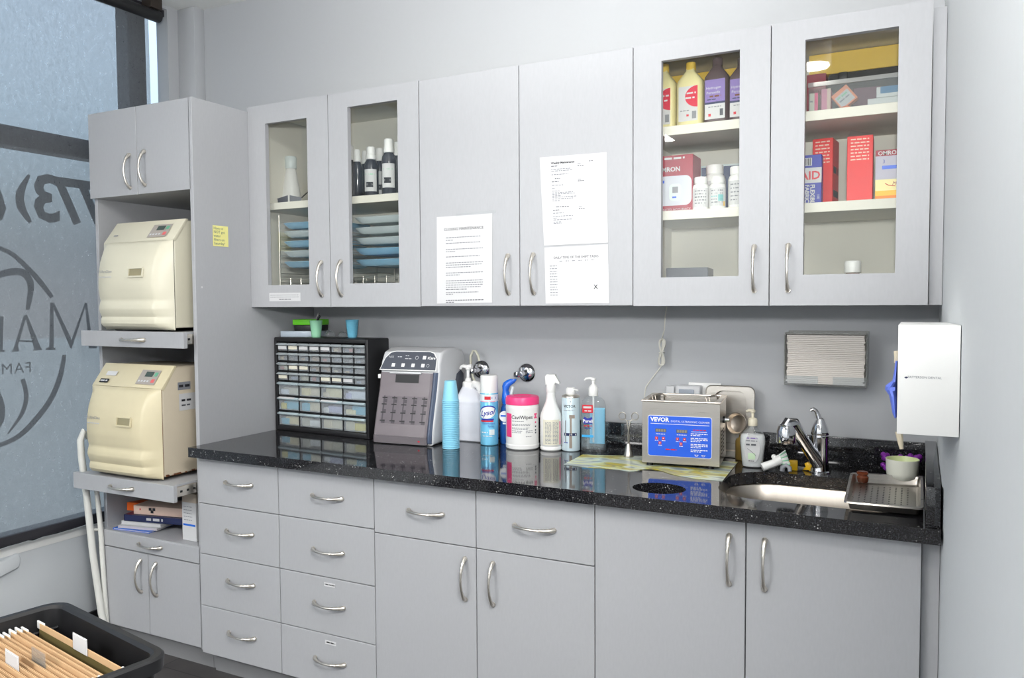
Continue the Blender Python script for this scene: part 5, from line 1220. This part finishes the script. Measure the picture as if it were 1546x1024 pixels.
def om(mb, w, h):
    f = flat((0, -.0004, 0)); f2 = flat((0, -.0008, 0)); f3 = flat((0, -.0012, 0))
    mb.prism([(p, q) for p, q in rrect(.004, w - .004, h * .12, h * .64, .02)], 'y', -.0006, -.0002, mat('carton_window', (206, 210, 220), .5)); mb.text('OMRON', .02, M['greyl'], lambda a, b: f(a + w * .4, b + h * .72), bold=.0006); words(mb, f, w * .3, w * .8, h * .93, .006, M['greyl'], seed=2)
    mb.prism(rrect(w * .42, w * .72, h * .2, h * .5, .012), 'y', -.001, -.0006, M['pale']); quad(mb, f3, w * .5, w * .64, h * .34, h * .45, M['grey']); quad(mb, f3, w * .5, w * .6, h * .25, h * .28, M['panel']); quad(mb, f2, w * .06, w * .3, h * .52, h * .57, M['panel'])
    mb.text('ADVANCED ACCURACY', .0105, M['paper'], lambda a, b: f(a + w * .5, b + h * .03))
MA = mat('maroon_carton', (158, 44, 62), .5)
carton('monitor_carton', 'maroon and pale carton of a blood pressure monitor on the middle shelf', 'carton', X(985, -.28), X(1046, -.28), -.28, .1, S3b, Z(1046, 232, -.28), MA, 0, om)
def nv(mb, w, h): f = flat((0, -.0004, 0)); mb.grid([[f(*p) for p in ((0, 0), (0, h), (w, h), (w, 0))], [f(*p) for p in ((.006, 0.004), (.006, h - .006), (w - .006, h - .006), (w - .006, .004))]], M['pale'], smooth=False); mb.text('K', .03, M['grey'], lambda a, b: f(a + w * .75, b + h * .6))
carton('carton', 'slate blue carton with pale edging behind the pill bottles', 'carton', X(1056, -.1), X(1121, -.1), -.1, .06, S3b, Z(1085, 249, -.1), mat('slate_blue_carton', (70, 82, 118), .5), 0, nv)
def pill(px, top, y, r, lab, tint, yl=False):
    x = X(px, y); h = Z(px, top, y) - S3b
    t = thing('pill_bottle', lab, 'bottle', (x, y, S3b), math.atan2(CAM.y - y, CAM.x - x) + PI / 2, 'white pill bottles on the middle shelf')
    mb = MB(); mb.lathe([(0, 0), (r - .002, 0), (r, .003), (r, h * .7), (r * .9, h * .77), (r * .74, h * .8), (r * .72, h * .82)], M['white'], seg=28); part('bottle', mb, t)
    mb = MB(); mb.lathe([(r * .76, h * .81), (r * .8, h * .82), (r * .8, h - .003), (r * .74, h), (0, h)], M['white'], seg=28); part('cap', mb, t)
    mb = MB(); f = oncyl(r + .0004, -PI / 2, 0); quad(mb, f, -r * 1.1, r * 1.1, h * .1, h * .66, M['paper'], 8); f2 = oncyl(r + .0008, -PI / 2, 0)
    for k in range(5): words(mb, f2, -r * .8, r * .7, h * (.2 + .09 * k), .0035, M['inkl'] if k != 2 else tint, seed=px + k)
    if yl: quad(mb, f2, r * .1, r * .8, h * .25, h * .45, tint, 3); quad(mb, f2, r * .82, r * 1.05, h * .1, h * .24, M['yellow'], 2)
    part('label', mb, t)
pill(1079, 250, -.17, .034, 'largest white pill bottle, behind the two small front ones', M['inkl'])
pill(1058, 268, -.27, .025, 'small white pill bottle, left of the front pair', M['inkm'])
pill(1083, 268, -.28, .0245, 'small white pill bottle with teal and yellow marks, right of the front pair', mat('teal_print', (120, 190, 190), .5), True)
pill(1113, 252, -.26, .027, 'white pill bottle at the right edge of the middle shelf', M['inkl'])
t = carton('dark_case', 'dark grey case lying on the floor of the right cabinet, first door', 'case', X(1006, -.25), X(1068, -.25), -.25, .16, SF, Z(1040, 404, -.25), M['slate'], .12)
mb = MB(); quad(mb, flat((0, -.0006, 0)), .1, .108, .03, .04, M['paper']); part('tag', mb, t)
# second door, top shelf: clear bin and its contents
y = -.27
t = thing('clear_bin', 'clear plastic bin of small boxes on the top right shelf', 'bin', (X(1221, y, 150), y, S3)); w = X(1362, y, 150) - X(1221, y, 150); h = Z(1280, 119, y) - S3
CL = M['clear']
mb = MB(); mb.box(0, w, 0, .002, 0, h, CL); mb.box(0, .002, .002, .15, 0, h, CL); mb.box(w - .002, w, .002, .15, 0, h, CL); mb.box(0, w, .15, .152, 0, h, CL); mb.box(-.002, w + .002, -.005, .002, h - .012, h, thin_glass('bin_rim', (.75, .74, .74, 1), 1, .35, .1)); part('bin', mb, t)
zb = S3 + .0005
carton('small_carton', 'cream and pink narrow carton at the left of the clear bin', 'carton', X(1222, -.26, 150), X(1235, -.26, 150), -.262, .05, zb, Z(1228, 141, -.26), M['fabric_b'], 0, lambda mb, w, h: (quad(mb, flat((0, -.0004, 0)), w * .6, w, 0, h, M['pink']), words(mb, flat((0, -.0005, 0)), .002, w * .55, h * .6, .004, M['inkl'], seed=1)))
carton('small_carton', 'pale pink upright carton second from the left in the bin', 'carton', X(1240, -.25, 150), X(1254, -.25, 150), -.25, .05, zb, Z(1246, 134, -.25), mat('pink_carton', (232, 150, 176), .55), 0, lambda mb, w, h: quad(mb, flat((0, -.0004, 0)), w * .62, w, 0, h, M['peach']))
t = thing('small_carton', 'orange and white carton tipped on its corner in the bin', 'carton', (X(1272, -.24, 150), -.24, Z(1272, 166, -.24))); t.rotation_euler = (0, math.radians(-38), 0)
t.location.z = max(t.location.z, zb)
mb = MB(); mb.box(0, .052, 0, .03, 0, .052, mat('salmon_carton', (244, 150, 110), .55), bev=.001, seg=1); part('box', mb, t)
mb = MB(); f = flat((0, -.0004, 0)); quad(mb, f, .004, .046, .004, .04, M['paper']); words(mb, flat((0, -.0007, 0)), .008, .04, .03, .005, M['mint'], seed=1); words(mb, flat((0, -.0007, 0)), .008, .04, .02, .004, M['inkl'], seed=2); part('lettering', mb, t)
t = thing('cap', 'round orange cap on the floor of the clear bin', 'cap', (X(1277, -.262, 160), -.255, zb)); mb = MB(); mb.lathe([(0, 0), (.012, 0), (.0125, .012), (.011, .018), (0, .018)], mat('bright_orange', (255, 120, 60), .4), seg=24); part('cap', mb, t)
carton('storage_pouch', 'dark purple pouch at the back of the clear bin', 'pouch', X(1288, -.19, 150), X(1330, -.19, 150), -.19, .03, zb, Z(1300, 132, -.19), mat('plum_pouch', (110, 62, 84), .6), .1)
carton('small_carton', 'blue and white flat carton, upper of two in the bin', 'carton', X(1323, -.2, 150), X(1357, -.2, 150), -.2, .05, Z(1330, 147, -.2), Z(1330, 131, -.2), M['white'], 0, lambda mb, w, h: quad(mb, flat((0, -.0004, 0)), w * .18, w, h * .35, h, mat('teal_blue_print', (50, 130, 180), .5)))
carton('small_carton', 'white flat box under the blue and white carton in the bin', 'carton', X(1310, -.2, 150), X(1357, -.2, 150), -.205, .07, zb, Z(1330, 148, -.2), M['white'])
t = thing('carry_case', 'black case with a latch behind the clear bin', 'case', (X(1250, -.1, 110), -.1, S3)); w = X(1368, -.1, 110) - X(1250, -.1, 110); h = Z(1300, 105, -.1) - S3
mb = MB(); mb.box(0, w, 0, .08, 0, h, M['black'], bev=.01); part('case', mb, t)
mb = MB(); mb.box(w * .14, w * .26, -.006, .02, h - .03, h - .001, M['black'], bev=.003); part('latch', mb, t)
carton('storage_box', 'added amber yellow box on the black case, standing in for a reflection', 'box', X(1222, -.08, 100), X(1368, -.08, 100), -.09, .075, S3 + h + .001, 2.169, M['ylw2'])  # added box gives the yellow of a ceiling mirrored in the glass
carton('carton', 'dark red carton at the left behind the clear bin', 'carton', X(1218, -.105, 120), X(1247, -.105, 120), -.105, .08, S3, Z(1230, 112, -.105), mat('dark_red_carton', (150, 40, 60), .5))
# second door, middle shelf
def rb(mb, w, h):
    f = flat((0, -.0004, 0))
    for k in range(7): words(mb, f, w * .14, w * .85, h * (.94 - .05 * k), .0035, M['peach'], seed=k)
t = carton('red_carton', 'shorter red carton behind the blue bandage box', 'carton', X(1226, -.2), X(1257, -.2), -.2, .09, S3b, Z(1245, 209, -.2), M['redbox'], -.1, rb)
mb = MB(); f = flat((X(1257, -.2) - X(1226, -.2) + .0004, 0, 0), (0, 1, 0)); words(mb, f, .01, .08, .03, .02, M['lam_dark'], seed=2); words(mb, f, .01, .08, .1, .02, M['lam_dark'], seed=3); part('side_print', mb, t)
t = carton('red_carton', 'taller red carton with an open clear flap in the middle', 'carton', X(1278, -.25), X(1317, -.25), -.25, .09, S3b, Z(1296, 205, -.25), M['redbox'], .02, rb)
w = X(1317, -.25) - X(1278, -.25); h = Z(1296, 205, -.25) - S3b
mb = MB(); mb.face([(0, 0, h), (w, 0, h), (w, .05, h + .012), (w * .1, .05, h + .028)], M['clear']); part('flap', mb, t)
def ba(mb, w, h):
    f = flat((0, -.0004, 0)); f2 = flat((0, -.0008, 0)); quad(mb, f, 0, w, h * .43, h * .74, M['paper']); mb.text('BAND-AID', h * .235, M['red'], lambda a, b: f2(a + w - .003, b + h * .505), align='RIGHT', bold=.0008)
    quad(mb, f, w * .62, w * .82, h * .78, h * .94, M['paper'])
    for k in range(6): quad(mb, f2, w * (.63 + .03 * k), w * (.645 + .03 * k), h * .79, h * .93, M['ink'])
    v = lambda o: (lambda a, b: Vector((o[0] + b, -.0008, o[1] - a)))
    mb.text('FLEXIBLE', .016, M['paper'], v((w * .80, h * .40)), align='LEFT', bold=.0006); mb.text('FABRIC', .016, M['paper'], v((w * .70, h * .40)), align='LEFT', bold=.0006); mb.text('100', .010, M['paper'], v((w * .92, h * .2)), align='LEFT')
t = carton('bandage_box', 'blue and white bandage box with red lettering behind the glass', 'box', X(1160, -.29), X(1240, -.29), -.29, .045, S3b, Z(1235, 233, -.29), M['lysd'], 0, ba)
def oh(mb, w, h):
    f = flat((0, -.0004, 0)); f2 = flat((0, -.0008, 0)); quad(mb, f, 0, w, h * .88, h, MA); mb.text('OMRON', h * .11, M['greyl'], lambda a, b: f2(a + .006, b + h * .9), align='LEFT', bold=.0003)
    quad(mb, f, 0, w, h * .42, h * .88, mat('lilac_grey_carton', (186, 184, 200), .5)); quad(mb, f, 0, w, h * .2, h * .42, mat('pale_yellow_carton', (248, 236, 170), .5)); quad(mb, f, 0, w, h * .1, h * .2, mat('amber_carton', (250, 196, 60), .5)); quad(mb, f, 0, w, 0, h * .1, mat('orange_carton', (244, 140, 40), .5))
    quad(mb, f2, w * .2, w * .7, h * .62, h * .69, M['panel']); mb.text('3', h * .1, M['lysd'], lambda a, b: f2(a + w * .25, b + h * .74)); mb.text('Muscle', h * .1, MA, lambda a, b: f2(a + w * .5, b + h * .3), align='LEFT', shear=.3); mb.tube([f2(w * .3, h * .34), f2(w * .4, h * .3), f2(w * .6, h * .28)], .001, M['red'], seg=5)
carton('device_carton', 'yellow, orange and grey carton with maroon top at the shelf right end', 'carton', X(1321, -.27), X(1372, -.27), -.27, .09, S3b, Z(1340, 226, -.27), M['greyl'], 0, oh)
y = -.24
t = thing('vial', 'small brown bottle with white cap on the cabinet floor', 'bottle', (X(1289, y), y, SF)); h = Z(1289, 394, y) - SF
mb = MB(); mb.lathe([(0, 0), (.02, 0), (.022, .003), (.022, h * .5), (.018, h * .62)], mat('brown_glass', (120, 84, 52), .2), seg=24); part('bottle', mb, t)
mb = MB(); mb.lathe([(.02, h * .6), (.023, h * .62), (.023, h - .004), (.020, h), (0, h)], M['white'], seg=24); part('cap', mb, t)

# ================================================================ papers on the solid doors
def sheet(name, lab, px4, curl=0):
    P4 = [at(px, py, y=UY - .001) for px, py in px4]; o = P4[3]; t = thing(name, lab, 'paper', tuple(o)); w = (P4[2] - P4[3]).length
    def fn(u, v, e=0):   # u,v in 0..1 ; v up
        a = P4[3].lerp(P4[2], u); b = P4[0].lerp(P4[1], u); p = a.lerp(b, v) - o; p.y = -.0008 - e - curl * (max(0, .35 - u) * (1 - abs(v - .45)) ) * .2; return p
    mb = MB(); mb.grid([[fn(i / 8, j / 8) for i in range(9)] for j in range(9)], M['paper']); part('sheet', mb, t)
    h = (P4[0] - P4[3]).length
    return t, (lambda a, b: fn(a / w, b / h, .0006)), w, h
t, f, w, h = sheet('notice', 'white closing checklist sheet taped to the left solid door', ((659.5, 328), (743.5, 322), (743, 457), (660, 458.5)))
mb = MB(); mb.text('CLOSING MAINTENANCE', w * .062, M['ink'], lambda a, b: f(a + w * .49, b + h * .835))
for k, (v, e) in enumerate(((.75, .8), (.72, .3), (.685, .8), (.615, .84), (.59, .34), (.53, .78), (.46, .84), (.435, .82), (.41, .62), (.345, .84), (.32, .42), (.255, .84), (.23, .84), (.205, .84), (.18, .8), (.155, .55), (.12, .76), (.1, .3), (.03, .85), (.008, .32))): words(mb, f, w * .17, w * e, h * v, .0028, M['inkl'] if k not in (15, 18, 19) else M['inkm'], seed=k)
part('lettering', mb, t)
mb = MB(); CLR = thin_glass('clear_tape', (.96, .97, .97, 1), .8, .05, .2)
mb.face([f(w * .35, h * .99), f(w * 1.06, h * 1.0), f(w * 1.06, h * 1.03), f(w * .35, h * 1.02)], CLR); part('tape', mb, t)
t, f, w, h = sheet('notice', 'weekly checklist sheet, upper of two on the right solid door', ((815, 238), (916, 230), (918, 366.5), (821.5, 371)))
mb = MB(); mb.text('Weekly Maintenance', w * .042, M['ink'], lambda a, b: f(a + w * .17, b + h * .915), align='LEFT', bold=.0003); words(mb, f, w * .74, w * .8, h * .915, .0025, M['inkm'], seed=3)
for k, (v, a, e, s) in enumerate(((.885, .17, .28, 1), (.85, .17, .46, 0), (.83, .17, .5, 0), (.79, .17, .43, 0), (.745, .22, .3, 1), (.71, .17, .28, 1), (.67, .17, .35, 0), (.635, .17, .22, 0), (.605, .17, .3, 0), (.585, .17, .5, 0), (.57, .17, .53, 0), (.55, .17, .3, 0), (.535, .17, .55, 0), (.515, .17, .49, 0), (.495, .17, .28, 0), (.425, .22, .42, 1), (.39, .17, .27, 1), (.355, .17, .34, 0), (.32, .17, .48, 0), (.3, .17, .23, 0), (.28, .17, .47, 0), (.255, .17, .3, 0), (.24, .17, .3, 0))): words(mb, f, w * a, w * e, h * v, .0026, M['inkm'] if s else M['inkl'], seed=k)
for v in (.89, .72, .41): words(mb, f, w * .57, w * .63, h * v, .0026, M['inkl'], seed=2); words(mb, f, w * .57, w * .66, h * (v - .018), .0026, M['inkm'], seed=4)
part('lettering', mb, t)
t, f, w, h = sheet('notice', 'ruled daily tasks sheet marked with an X, lower on the right solid door', ((822, 374), (918, 369), (920, 458), (824, 458.5)))
mb = MB(); mb.text('DAILY TIME OF THE SHIFT TASKS', w * .048, M['ink'], lambda a, b: f(a + w * .5, b + h * .79)); mb.text('X', w * .085, M['ink'], lambda a, b: f(a + w * .8, b + h * .25), bold=.0003)
for k in range(12): words(mb, f, w * .08, w * .2, h * (.66 - .047 * k), .0025, M['inkl'], seed=k)
for j in range(6):
    words(mb, f, w * (.24 + .1 * j), w * (.29 + .1 * j), h * .74, .0025, M['inkl'], seed=j)
    for k in (0, 3, 6, 9, 11): words(mb, f, w * (.24 + .1 * j), w * (.3 + .1 * j), h * (.66 - .047 * k), .002, mat('faint_print', (214, 216, 218), .8) if not (j or k) else mb.mats[-1], seed=j + k)
part('lettering', mb, t)

# ================================================================ black file cart in the foreground
RZ = math.radians(-10.3)
fc = thing('file_cart', 'black plastic file crate full of manila hanging folders', 'file crate', (.905, -1.664, 0), RZ)
RIM, BOT, LW, DW = .75, .47, .455, .40
mb = MB(); rows = []
R = lambda g, z, r: [Vector((x, y, z)) for x, y in rrect(g, LW - g, -DW + g, -g, r, 6)]
rows = [R(.03, BOT, .02), R(.022, BOT + .01, .03), R(.012, RIM - .05, .035), R(.010, RIM - .03, .035), R(-.003, RIM - .028, .045), R(-.004, RIM - .004, .045), R(0, RIM, .042), R(.012, RIM, .034), R(.018, RIM - .006, .03), R(.020, RIM - .04, .03), R(.03, BOT + .012, .025), R(.04, BOT + .008, .02)]
mb.grid(rows, M['black'], close_u=True); mb.face(list(reversed(rows[0])), M['black']); mb.face(rows[-1], M['black']); part('tub', mb, fc)
for xx in (.04, LW - .04):
    for yy in (-DW + .04, -.04):
        mb = MB(); mb.tube([(xx, yy, .06), (xx, yy, BOT)], .012, M['black'], seg=12); lg = part('leg', mb, fc)
        mb = MB(); mb.lathe([(0, -.01), (.03, -.01), (.03, .01), (0, .01)], M['blackg'], seg=20, mx=Matrix.Translation((xx, yy, .03)) @ Matrix.Rotation(PI / 2, 4, 'X')); part('caster', mb, lg)
for xx in (.036, LW - .036):
    mb = MB(); mb.tube([(xx, -DW + .025, RIM - .045), (xx, -.025, RIM - .045)], .003, M['black']); part('rail', mb, fc)
Mi = (Matrix.Translation(fc.location) @ Matrix.Rotation(RZ, 4, 'Z'))
def fold_mesh(olive):
    mb = MB(); x0, x1 = .045, LW - .045
    for k, (dy, dz) in enumerate(((-.0024, 0), (0, -.014), (.0024, -.003))): mb.box(x0, x1, dy - .0006, dy + .0006, -.235, dz, M['tan'])
    mb.box(x0, x1, -.0042, -.0036, -.235, -.012, M['olive'] if olive else M['tan']); mb.box(x0, x1, .0036, .0042, -.235, -.012, M['olive'])
    o = mb.obj('card'); me = o.data; bpy.data.objects.remove(o); return me
def hook_mesh(xx):
    mb = MB(); mb.box(xx - .016, xx + .016, -.0018, .0018, -.014, .002, M['white'], bev=.0006)
    o = mb.obj('hook_tip'); me = o.data; bpy.data.objects.remove(o); return me
FM, FM2, HKM = fold_mesh(True), fold_mesh(False), (hook_mesh(.045), hook_mesh(LW - .045))
ys = [-.062, -.094] + [-.106 - .0115 * k for k in range(21)]
tabs = {0: (.235, M['paper']), 8: (.21, M['paper']), 5: (.24, M['clear']), 12: (.15, M['paper']), 14: (.22, M['clear'])}
lab0 = {0: 'manila hanging folder with a white tab, hung alone at the far side of the crate', 1: 'manila hanging folder first in the dense row, next to the gap', 8: 'manila hanging folder with a white tab in the middle of the dense row', 12: 'manila hanging folder with a white tab nearer the camera', 5: 'manila hanging folder with a clear tab behind the middle white tab', 14: 'manila hanging folder with a clear tab nearest the camera'}
for k, yy in enumerate(ys):
    p = Mi @ Vector((0, yy, RIM - .022 - (.003 if k % 3 == 1 else 0)))
    t = thing('hanging_folder', lab0.get(k, 'plain manila hanging folder packed in the dense row of the black crate'), 'folder', tuple(p), RZ, 'hanging folders in the black crate')
    o = bpy.data.objects.new('card', FM if k in (0, 1) else FM2); COL.objects.link(o); o.parent = t
    for hm in HKM: o = bpy.data.objects.new('hook_tip', hm); COL.objects.link(o); o.parent = t
    if k in tabs:
        u, m = tabs[k]; mb = MB(); mb.box(u - .03, u + .03, -.005, -.0044, -.012, .022, m, bev=0); mb.box(u - .028, u + .028, -.0062, -.0052, -.010, .020, M['paper'] if m is M['paper'] else m); part('tab', mb, t)

# ================================================================ light, sky, camera
def area(name, loc, size, power, col=(1, 1, 1), rot=(0, 0, 0), disk=False, sy=None):
    l = bpy.data.lights.new(name, 'AREA'); l.energy = power; l.color = col; l.size = size
    if disk: l.shape = 'DISK'
    elif sy: l.shape = 'RECTANGLE'; l.size_y = sy
    o = bpy.data.objects.new(name, l); o.location = loc; o.rotation_euler = rot; COL.objects.link(o); return o
LP = Vector((2.1, -2.29, 2.6))
t = thing('ceiling_lamp', 'white cylindrical downlight on the ceiling, mirrored in the cabinet glass', 'lamp', (LP.x, LP.y, 2.59))
mb = MB(); mb.lathe([(.078, .015), (.08, 0), (.085, 0), (.085, .2), (0, .205)], M['greyl'], seg=32); part('housing', mb, t)
mb = MB(); mb.lathe([(0, .012), (.078, .012)], M['lampw'], seg=32); part('diffuser', mb, t)
area('downlight_1', (LP.x, LP.y, 2.585), .15, POW[0], (1, .97, .92), disk=True)
area('downlight_2', (.6, -2.25, 2.78), .18, POW[1], (1, .97, .92), disk=True)
area('far_ceiling_panel', (.15, -4.4, 2.78), 1.1, POW[2], (1, .99, .97), sy=.7)
area('added_side_fill', (3.35, -2.95, 2.78), .9, POW[3], (1, .99, .98), sy=.9)  # unseen fill added to brighten the right wall and tall cabinet side
def aimed_spot(name, loc, aim, power, cone):
    sl = bpy.data.lights.new(name, 'SPOT'); sl.energy = power; sl.shadow_soft_size = .06; sl.spot_size = math.radians(cone); sl.spot_blend = .9
    so = bpy.data.objects.new(name, sl); COL.objects.link(so); so.location = loc; so.rotation_euler = (Vector(aim) - Vector(loc)).to_track_quat('-Z', 'Y').to_euler()
aimed_spot('bounced_flash', (2.62, -2.8, 1.72), (1.7, -.8, 2.8), POW[4], 100)
aimed_spot('added_wall_fill', (1.9, -1.95, 1.9), (1.6, -.95, 2.8), POW[5], 80)  # unseen mid-room spot added to lift the wall above the cabinets
w = bpy.data.worlds.new('World'); SC.world = w; w.use_nodes = True
N, L = w.node_tree.nodes, w.node_tree.links
bg = N['Background']; tc = N.new('ShaderNodeTexCoord'); sx = N.new('ShaderNodeSeparateXYZ'); L.new(tc.outputs['Generated'], sx.inputs[0])
r = N.new('ShaderNodeValToRGB'); cr = r.color_ramp; cr.elements[0].position = .0; cr.elements[0].color = (.30, .32, .33, 1); cr.elements[1].position = .34; cr.elements[1].color = (.64, .80, .95, 1)
for p, c in ((.06, (.27, .31, .33, 1)), (.11, (.34, .42, .46, 1)), (.2, (.5, .65, .76, 1))): e = cr.elements.new(p); e.color = c
L.new(sx.outputs[2], r.inputs[0]); L.new(r.outputs[0], bg.inputs[0]); bg.inputs[1].default_value = WORLD
cam = bpy.data.cameras.new('Camera'); cam.sensor_width = 36; cam.lens = F * 36 / 1546; cam.clip_start = .02
co = bpy.data.objects.new('Camera', cam); COL.objects.link(co)
mw = Matrix((RT, UP, -FW)).transposed().to_4x4(); mw.translation = CAM; co.matrix_world = mw
SC.camera = co
SC.view_settings.view_transform = 'Standard'; SC.view_settings.look = 'None'; SC.view_settings.exposure = EXPO
SC.cycles.use_denoising = True; SC.cycles.max_bounces = 10; SC.cycles.transparent_max_bounces = 24; SC.cycles.caustics_reflective = False; SC.cycles.caustics_refractive = False
SC.cycles.sample_clamp_indirect = 6
